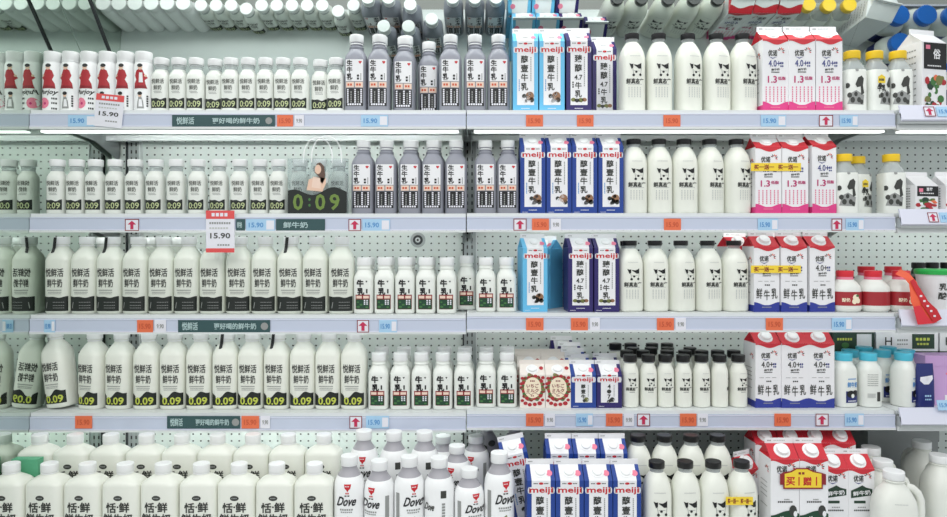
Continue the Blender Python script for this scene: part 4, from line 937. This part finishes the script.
tags(0, 115, 126.5, [(68, 95, 'blue', 'under the second red figure bottle'), (172, 275, 'banner', 'under the small 0:09 bottles'), (277, 293, 'orange', 'beside the green banner'), (294.5, 304, 'white', 'right of the orange tag'),
    (361, 388, 'blue', 'under the first grey bottles'), (526, 543, 'orange', 'under the first light blue carton'), (577, 593.5, 'orange', 'under the first purple carton'), (663.5, 680.5, 'orange', 'under the second cow-print bottle'),
    (761, 786, 'blue', 'under the first magenta-base carton'), (819, 833, 'arrow', 'under the third magenta-base carton'), (840, 858, 'blue', 'under the first yellow-capped bottle')])
tags(1, 219, 231, [(125, 139, 'arrow', 'under the fifth 0:09 bottle'), (236, 245, 'strip', 'right of the hanging price card'), (246, 275, 'blue', 'between two green strips'), (276, 325, 'strip', 'under the clear bag'), (348.5, 361, 'arrow', 'under the first grey bottle'),
    (362.5, 390, 'blue', 'right of the arrow sign under the grey bottles'), (513.5, 526.5, 'arrow', 'under the seventh grey bottle'), (532, 549, 'orange', 'under the first royal blue carton'), (551, 561, 'white', 'under the second royal blue carton'),
    (664, 681, 'orange', 'under the second cow-print bottle'), (758, 778, 'blue', 'under the first magenta-base carton'), (831.5, 842, 'arrow', 'under the third magenta-base carton'), (846, 864, 'blue', 'under the yellow-capped bottles')])
tags(2, 320, 332.5, [(44, 55, 'blue', 'at the mirrored end wall'), (137, 153, 'orange', 'under the fourth black-band bottle'), (154.5, 166, 'white', 'under the fifth black-band bottle'), (178, 270, 'banner', 'under the black-band bottles'), (357, 369, 'arrow', 'under the first green-label bottle'),
    (379, 397, 'blue', 'under the second green-label bottle'), (526, 543.5, 'orange', 'under the light blue carton'), (571, 588, 'orange', 'under the first purple carton'), (590, 600, 'white', 'under the purple cartons'), (657, 674, 'orange', 'under the second cow-print bottle'), (675.5, 686, 'white', 'under the third cow-print bottle'),
    (766, 783, 'orange', 'under the first blue-base carton'), (832, 852, 'blue', 'under the first red-lidded jar')])
tags(3, 416, 428.5, [(75, 92, 'orange', 'under the leaning bottle'), (167, 240, 'banner', 'under the 0.09 bottles'), (241.5, 259, 'orange', 'right of the green banner'), (260.5, 270, 'white', 'right of the orange tag by the banner'), (349.5, 362, 'arrow', 'under the last 0.09 bottle'),
    (366, 389, 'blue', 'under the first green-label bottle'), (526, 543.5, 'orange', 'under the first strawberry carton'), (545, 555, 'white', 'under the second strawberry carton'), (576, 593, 'blue', 'under the short royal blue carton'), (606, 622.5, 'orange', 'under the short purple carton'), (624, 634, 'white', 'right of the purple carton tag'), (637, 650, 'arrow', 'under the second small cow-print bottle'),
    (680, 696.5, 'orange', 'under the fourth small cow-print bottle'), (697.5, 708, 'white', 'under the fifth small cow-print bottle'), (774.5, 791, 'orange', 'under the first blue-base carton'), (815.5, 828.5, 'arrow', 'under the third blue-base carton'), (845, 864, 'blue', 'under the first cyan-capped bottle')])
# tags on the raised rails of the right bay
for k, y0, y1, items in ((0, 104.5, 115.5, [(924, 935, 'arrow', 'under the vegetable carton'), (937, 958, 'blue', 'at the right edge')]), (1, 211, 221.5, [(928, 938, 'arrow', 'under the berry carton'), (940, 960, 'blue', 'at the right edge')]), (3, 401, 411, [(937.5, 957, 'blue', 'under the purple box')])):
    for x0, x1, kind, near in items:
        t = tag(k, x0, x1, y0 + 1.5 - DZ[k] * 360, y1 + 1.5 - DZ[k] * 360, kind, '%s %s, %s rail' % ({'arrow': 'square sign with red up arrow', 'blue': 'pale blue price tag'}[kind], near, N[k]), yy=-0.0258)
        t.rotation_euler = (-math.atan2(0.014, 0.042), 0, 0)
# hanging price cards
def price_card(x0, x1, y0, y1, yy, tilt, footer, label):
    dep = D + yy; X0, Z1 = pxz(x0, y0, dep); X1, Z0 = pxz(x1, y1, dep); w, h = X1 - X0, Z1 - Z0
    t = thing('price_card', label, 'price card', ((X0 + X1) / 2, yy, (Z0 + Z1) / 2), 0, 'hanging price cards'); t.rotation_euler = (0, tilt, 0)
    c = part('card', box_vf(-w / 2, w / 2, 0, 0.0015, -h / 2, h / 2), 'tag_white', t)
    a = Art(); W, H = w * 1000, h * 1000
    a.rect('red_header', 'tag_red', -W / 2, W / 2, H / 2 - H * .2, H / 2, 1, 1, 1); a.dashes('header_text', 'tag_white', -W * .3, W * .3, H / 2 - H * .1, H * .08, 4, 2)
    a.dashes('lettering', 'gray_print', -W * .38, W * .38, H * .2, H * .05, 9, 1); a.dashes('lettering', 'pale_print', -W * .38, W * .3, H * .08, H * .04, 7, 1)
    a.text('digits', 'dark_print', '15.90', 0, -H * .1, w=W * .7, h=H * .13, layer=1, bold=0.02); a.dashes('lettering', 'gray_print', -W * .1, W * .35, -H * .32, H * .04, 5, 1)
    if footer: a.rect('red_footer', 'tag_red', -W / 2, W / 2, -H / 2, -H / 2 + H * .1, 1, 1, 1)
    flat_art(a, c)
price_card(95, 123, 94.5, 127, -0.0118, 0.1, False, 'red-headed white price card tilted on the top rail')
price_card(206, 234.5, 210.5, 252.5, -0.0118, 0.0, True, 'red-edged white price card hanging from the second rail')
# blue round stickers at the mirrored end of the third rail are covered by the tag above

# ------------------------------------------------------------------ the clear bag
X0, Z1 = pxz(288, 158.5, D + 0.012); X1, Z0 = pxz(347.5, 214, D + 0.012)
t = thing('tote_bag', 'clear plastic tote bag with black wave and green 0:09 print', 'bag', ((X0 + X1) / 2, 0.014, ZD[1] + 0.0004)); w = (X1 - X0) / 2; h = Z1 - ZD[1]
bv = box_vf(-w, w, -0.006, -0.0055, 0.001, h); bk = box_vf(-w, w, 0.0135, 0.014, 0.001, h)
b = part('bag_front', bv, 'bag_film', t); part('bag_back', bk, 'bag_film', t); part('bag_base', box_vf(-w, w, -0.0055, 0.0135, 0, 0.001), 'bag_film', t)
for s in (-1, 1): part('bag_side', box_vf(s * w - 0.0003, s * w + 0.0003, -0.006, 0.014, 0.001, h), 'bag_film', t)
a = Art(); W = w * 1000 - 1
a.wave('black_wave', 'band_black', -W, W, lambda q: 1.5, lambda q: 63 + 9 * math.cos(q * 9.4 - 0.9) - 4 * math.cos(q * 3), 1, 28, 2)
for ch, u in (('0', -54), ('0', 8), ('9', 48)): a.text('green_digits', 'olive_green', ch, u, 33, h=44, w=27, layer=2, bold=0.045)
for z in (24, 40): a.disc('green_digits', 'leaf_green', -22, z, 3.4, 4, 2, 10)
a.poly('woman_print', 'skin', [(-30, 66), (14, 62), (24, 84), (28, 100), (22, 100), (14, 84), (-4, 104), (-24, 96)], 3)
a.poly('woman_print', 'peach', [(-16, 74), (10, 70), (8, 100), (-12, 104)], 4)
a.poly('hair_print', 'brown_hair', [(-8, 116), (-2, 140), (8, 144), (18, 134), (22, 110), (20, 98), (8, 100)], 3); a.disc('woman_print', 'skin', 2, 124, 9, 13, 5, 14)
a.rect('cup_print', 'pale_print', 24, 30, 86, 116, 4, 1, 1)
a.dashes('small_text', 'gray_print', -70, -55, 118, 4, 3, 1)
flat_art(a, b, -0.006 * 1000)
for yy, xa, xb, top, nm in ((-0.0068, -0.0165, 0.0675, 0.073, 'handle'), (0.0148, -0.0445, 0.0372, 0.073, 'handle')):
    pts = []
    for i in range(25):
        q = math.pi * i / 24; cx, rr = (xa + xb) / 2, (xb - xa) / 2
        pts.append((cx - rr * math.cos(q), yy, h - 0.012 + (top + 0.0) * math.sin(q) ** 0.7))
    part(nm, tube_vf(pts, 0.0018, 8), 'white_plastic', t, True)

# ------------------------------------------------------------------ promo ribbons
def ribbon(x0, x1, y0, y1, dep, label, txt):
    X0, Z1 = pxz(x0, y0, dep); X1, Z0 = pxz(x1, y1, dep); w, h = X1 - X0, Z1 - Z0
    t = thing('promo_ribbon', label, 'ribbon', ((X0 + X1) / 2, dep - D, (Z0 + Z1) / 2), 0, 'yellow promo ribbons')
    c = part('strip', box_vf(-w / 2, w / 2, 0, 0.001, -h / 2, h / 2), 'yellow', t)
    a = Art(); 
    for u in (-.24, .24): a.text('lettering', 'dark_red', txt, u * w * 1000, 0, w=w * 400, h=h * 620, layer=1, bold=0.03)
    flat_art(a, c)
ribbon(751, 801, 163, 171, D + 0.0278, 'yellow promo ribbon across two magenta-base cartons, second shelf', '买一送一')
ribbon(751, 801, 265.5, 273, D + 0.0270, 'yellow promo ribbon across two blue-base cartons, third shelf', '买一送一')
ribbon(726, 753, 497, 505, D - 0.170, 'yellow promo ribbon across two cow-print bottles, bottom row', '买一送一')
dep = D - 0.1752; X0, Z1 = pxz(780, 468, dep); X1, Z0 = pxz(826, 489, dep)
t = thing('promo_sign', 'yellow buy-one-get-one sign on the green-base carton pair', 'sign', ((X0 + X1) / 2, dep - D, (Z0 + Z1) / 2)); w, h = (X1 - X0) * 500, (Z1 - Z0) * 500
a = Art(); a.poly('plate_edge', 'dark_red', [(-w, -h * .6), (-w * .86, -h * .6), (-w * .86, -h), (w * .86, -h), (w * .86, -h * .6), (w, -h * .6), (w, h * .4), (w * .8, h * .55), (w * .5, h * .7), (w * .2, h), (-w * .3, h), (-w * .55, h * .7), (-w * .86, h * .6), (-w, h * .4)], 0)
c = part('backing', box_vf(-w * .84 * S, w * .84 * S, 0.0, 0.0012, -h * .95 * S, h * .5 * S), 'dark_green', t)
a.poly('yellow_field', 'yellow', [(-w * .8, -h * .86), (w * .8, -h * .86), (w * .8, h * .45), (w * .45, h * .6), (w * .18, h * .88), (-w * .28, h * .88), (-w * .5, h * .6), (-w * .8, h * .45)], 1)
for ch, u in (('买', -.55), ('丨', -.18), ('赠', .18), ('丨', .58)): a.text('lettering', 'red', ch, u * w, -h * .25, h=h * .8, layer=2, bold=0.02)
a.dashes('lettering', 'dark_red', -w * .2, w * .1, h * .5, h * .22, 2, 2)
flat_art(a, c)

ZD = [z + d for z, d in zip(ZD, DZ)]
# ------------------------------------------------------------------ right bay: tub, boxes, bags
dep = D + 0.09; X, _ = pxz(937, 270, dep)
t = thing('yogurt_tub', 'large white tub with bright green lid at the right edge', 'tub', (X, 0.09, ZD[2] + 0.0004))
pr = [(0, 0.040, 0.040, 2), (0.003, 0.042, 0.042, 2), (0.106, 0.054, 0.054, 2)]
b = part('body', loft_vf(pr, 32), 'white_card', t, True); part('lid', loft_vf([(0.104, 0.057, 0.057, 2), (0.115, 0.058, 0.058, 2), (0.119, 0.055, 0.055, 2)], 32), 'bright_green', t, True)
a = Art(); a.text('lettering', 'dark_print', '乳', -14, 70, h=20); a.text('lettering', 'dark_print', '酸', -14, 44, h=20); a.poly('green_field', 'leaf_green', [(12, 10), (36, 14), (38, 70), (24, 40)], 1); a.poly('green_field', 'dark_green', [(22, 20), (38, 20), (40, 60)], 2)
sf = bottle_surf([(z * 1000, q * 1000, q * 1000, n) for z, q, _, n in pr])
for p, m, V, Fc in a.bake(sf): part(p, ([(x * S, y * S, z * S) for x, y, z in V], Fc), m, b)
for i, px in enumerate((918, 932, 947)):
    dep = D + 0.2; X, _ = pxz(px, 260, dep)
    t = thing('sauce_bottle', '%s black-lidded dark bottle from the left behind the green tub' % ORD[i], 'bottle', (X, 0.2, ZD[2] + 0.0004), 0, 'black-lidded bottles behind the tub')
    part('body', loft_vf([(0, .017, .017, 2), (.003, .019, .019, 2), (.105, .019, .019, 2), (.118, .015, .015, 2)], 22), 'dark_green', t, True); part('lid', loft_vf([(.118, .018, .018, 2), (.133, .018, .018, 2), (.135, .016, .016, 2)], 22), 'black_cap', t, True); part('neck_band', loft_vf([(.092, .0195, .0195, 2), (.1, .0195, .0195, 2)], 22), 'gray_print', t, True)
# red strip of wrappers hanging over the rail
def strip_vf(pts, wv, th=0.0008):
    V, Fc = [], []
    for p, wd in zip(pts, wv):
        p = Vector(p); wd = Vector(wd)
        for s in (-.5, .5):
            for q in (0, th): V.append(tuple(p + wd * s + Vector((0, q, 0))))
    for i in range(len(pts) - 1):
        o = i * 4; Fc += [(o, o + 2, o + 6, o + 4), (o + 1, o + 5, o + 7, o + 3), (o, o + 4, o + 5, o + 1), (o + 2, o + 3, o + 7, o + 6)]
    Fc += [(0, 1, 3, 2), (len(V) - 4, len(V) - 2, len(V) - 1, len(V) - 3)]
    return V, Fc
t = thing('wrapper_strip', 'crumpled red and orange wrapper strip hanging over the third rail', 'wrapper', (0, 0, 0))
def ppt(px, py, yy): x, z = pxz(px, py, D + yy); return (x, yy, z)
spine = [(898, 271.5, 0.012), (907, 276, 0.006), (913, 283, -0.014), (915, 292, -0.022), (916, 301, -0.03), (921, 309, -0.034), (925, 316, -0.036), (930, 322, -0.034)]
t1 = part('orange_strip', strip_vf([ppt(*p) for p in spine], [(.016, .002, .014), (.018, .004, .012), (.024, .004, .004), (.026, 0, .003), (.026, -.002, .006), (.03, .002, .01), (.036, .004, .006), (.04, .002, -.004)]), 'orange_strip', t, True)
spine2 = [(912, 280, -0.018), (919, 292, -0.026), (925, 303, -0.034), (933, 312, -0.0385), (938, 321, -0.0385)]
part('red_strip', strip_vf([ppt(*p) for p in spine2], [(.01, 0, .006), (.014, 0, .008), (.018, .002, .01), (.022, 0, .014), (.024, .004, .012)]), 'red', t, True)
spine3 = [(917, 306, -0.04), (921, 315, -0.042), (926, 324, -0.04)]
part('red_fold', strip_vf([ppt(*p) for p in spine3], [(.02, 0, .004), (.034, .003, -.004), (.044, 0, .004)]), 'red_cap', t, True)
for i in range(5):
    x, y, z = ppt(921 + i * 3.4, 296 + i * 5, -0.0405)
    part('white_mark', box_vf(-.003, .003, -.0006, 0.0006, -.0025, .0025), 'white_card', t, loc=(x, y, z))
# boxes behind the cyan-capped bottles
BOXN = [('white box with green label', 'white_card', 'dark_green'), ('dark green box with pale stripe', 'dark_green', 'white_card')]
def carton_box(px0, px1, yy, z0, hgt, dp, mi, label, group):
    dep = D + yy; X0, _ = pxz(px0, 0, dep); X1, _ = pxz(px1, 0, dep); w = X1 - X0
    nm, body, lab = BOXN[mi]
    t = thing('food_box', label, 'box', ((X0 + X1) / 2, yy, z0), 0, group)
    b = part('body', box_vf(-w / 2, w / 2, 0, dp, 0, hgt), body, t); W, H = w * 1000, hgt * 1000
    a = Art(); a.rect('label_panel', lab, W * .08, W * .44, H * .12, H * .86, 1, 1, 1)
    if mi == 0:
        a.text('lettering', 'dark_print', 'H', -W * .3, H * .5, h=H * .4, bold=0.0); a.dashes('lettering', 'gray_print', -W * .16, W * .02, H * .55, H * .1, 5, 1); a.dashes('lettering', 'gray_print', -W * .16, W * .02, H * .35, H * .06, 5, 1)
        a.dashes('label_text', 'yellowgreen', W * .14, W * .38, H * .6, H * .14, 4, 2); a.dashes('label_text', 'yellowgreen', W * .16, W * .36, H * .36, H * .1, 4, 2)
    else:
        a.dashes('lettering', 'yellowgreen', -W * .4, -W * .02, H * .6, H * .12, 6, 1); a.disc('emblem', 'leaf_green', -W * .2, H * .3, H * .2, H * .14, 1, 10)
    flat_art(a, b)
hb = 0.0625
for c, (p0, p1) in enumerate(((833, 874), (876, 938), (940, 985))):
    for r in range(3):
        mi = (1, 1, 1)[r] if c == 0 else (1, 0)[(r + 1) % 2] if c == 1 else (1, 1, 0)[r]
        if c == 1: mi = (0, 1, 0)[r]
        carton_box(p0, p1, 0.245, ZD[3] + 0.0004 + r * (hb + 0.0004), hb, 0.12, mi, '%s, %s of the %s stack behind the cyan-capped bottles' % (BOXN[mi][0], ('bottom', 'middle', 'top')[r], ('left', 'middle', 'right')[c]), 'boxes stacked behind the cyan-capped bottles')
# lilac box with navy pack in front
dep = D + 0.06; X0, Z1 = pxz(925.5, 356, dep); X1, _ = pxz(976, 0, dep); hgt = Z1 - ZD[3]; w = X1 - X0
t = thing('gift_box', 'lilac box standing at the right end of the fourth shelf', 'box', ((X0 + X1) / 2, 0.06, ZD[3] + 0.0004))
b = part('body', box_vf(-w / 2, w / 2, 0, 0.06, 0, hgt * .8), 'lilac', t); part('lid', box_vf(-w / 2 - .002, w / 2 + .002, -.002, 0.062, hgt * .8, hgt), 'lilac', t)
a = Art(); a.dashes('lettering', 'pink', -w * 100, w * 300, hgt * 640, 5, 6, 1); a.rect('white_tag', 'white_card', -w * 120, w * 250, 6, 30, 1, 1, 1); a.rect('print_panel', 'magenta_text', w * 300, w * 480, 10, 60, 1, 1, 1); flat_art(a, b)
dep = D + 0.03; X0, Z1 = pxz(917.5, 364, dep); X1, _ = pxz(935, 0, dep); hgt = Z1 - ZD[3]; w = X1 - X0
t = thing('snack_pouch', 'navy pouch with white curved print before the lilac box', 'pouch', ((X0 + X1) / 2, 0.038, ZD[3] + 0.0004), 0.06)
b = part('body', loft_vf([(0, w * .48, .012, 4), (hgt * .1, w * .5, .014, 4), (hgt * .6, w * .5, .011, 4), (hgt * .93, w * .5, .003, 5), (hgt, w * .5, .0015, 5)], 28), 'navy', t, True)
sf = bottle_surf([(0, w * 480, 12, 4), (hgt * 100, w * 500, 14, 4), (hgt * 600, w * 500, 11, 4), (hgt * 930, w * 500, 3, 5), (hgt * 1000, w * 500, 1.5, 5)])
a = Art(); a.poly('swoosh_print', 'tag_white', [(-20, hgt * 620), (-10, hgt * 540), (4, hgt * 540), (18, hgt * 660), (18, hgt * 740), (6, hgt * 630), (-8, hgt * 610), (-18, hgt * 700)], 1); a.dashes('lettering', 'tag_blue', -8, 12, hgt * 280, 5, 3, 1); a.dashes('lettering', 'tag_blue', -8, 12, hgt * 200, 4, 4, 1)
for p, m, V, Fc in a.bake(sf): part(p, ([(x * S, y * S, z * S) for x, y, z in V], Fc), m, b)
# grey board and dark crate behind the jugs, green box among the broad bottles
dep = D + 0.225; X0, Z1 = pxz(868, 431, dep); X1, Z0 = pxz(938, 0, dep)
t = thing('storage_box', 'grey cardboard box behind the milk jugs', 'box', ((X0 + X1) / 2, 0.225, DECK0 + 0.0004)); w = X1 - X0; hgt = Z1 - DECK0
part('body', box_vf(-w / 2, w / 2, 0, 0.2, 0, hgt * .86), 'board_gray', t); part('lid', box_vf(-w / 2 - .002, w / 2 + .002, -.003, 0.202, hgt * .862, hgt), 'board_gray', t)
dep = D - 0.083; X0, Z1 = pxz(19, 456, dep); X1, Z0 = pxz(45, 0, dep)
t = thing('green_box', 'pale green carton box standing between the broad bottles, bottom left', 'box', ((X0 + X1) / 2, -0.1135, DECK0 + 0.0004)); w = X1 - X0; hgt = Z1 - DECK0
b = part('body', box_vf(-w / 2, w / 2, 0, 0.024, 0, hgt - .012), 'box_green', t); part('top_flap', box_vf(-w / 2, w / 2, 0.0, 0.025, hgt - .0118, hgt), 'box_green', t)
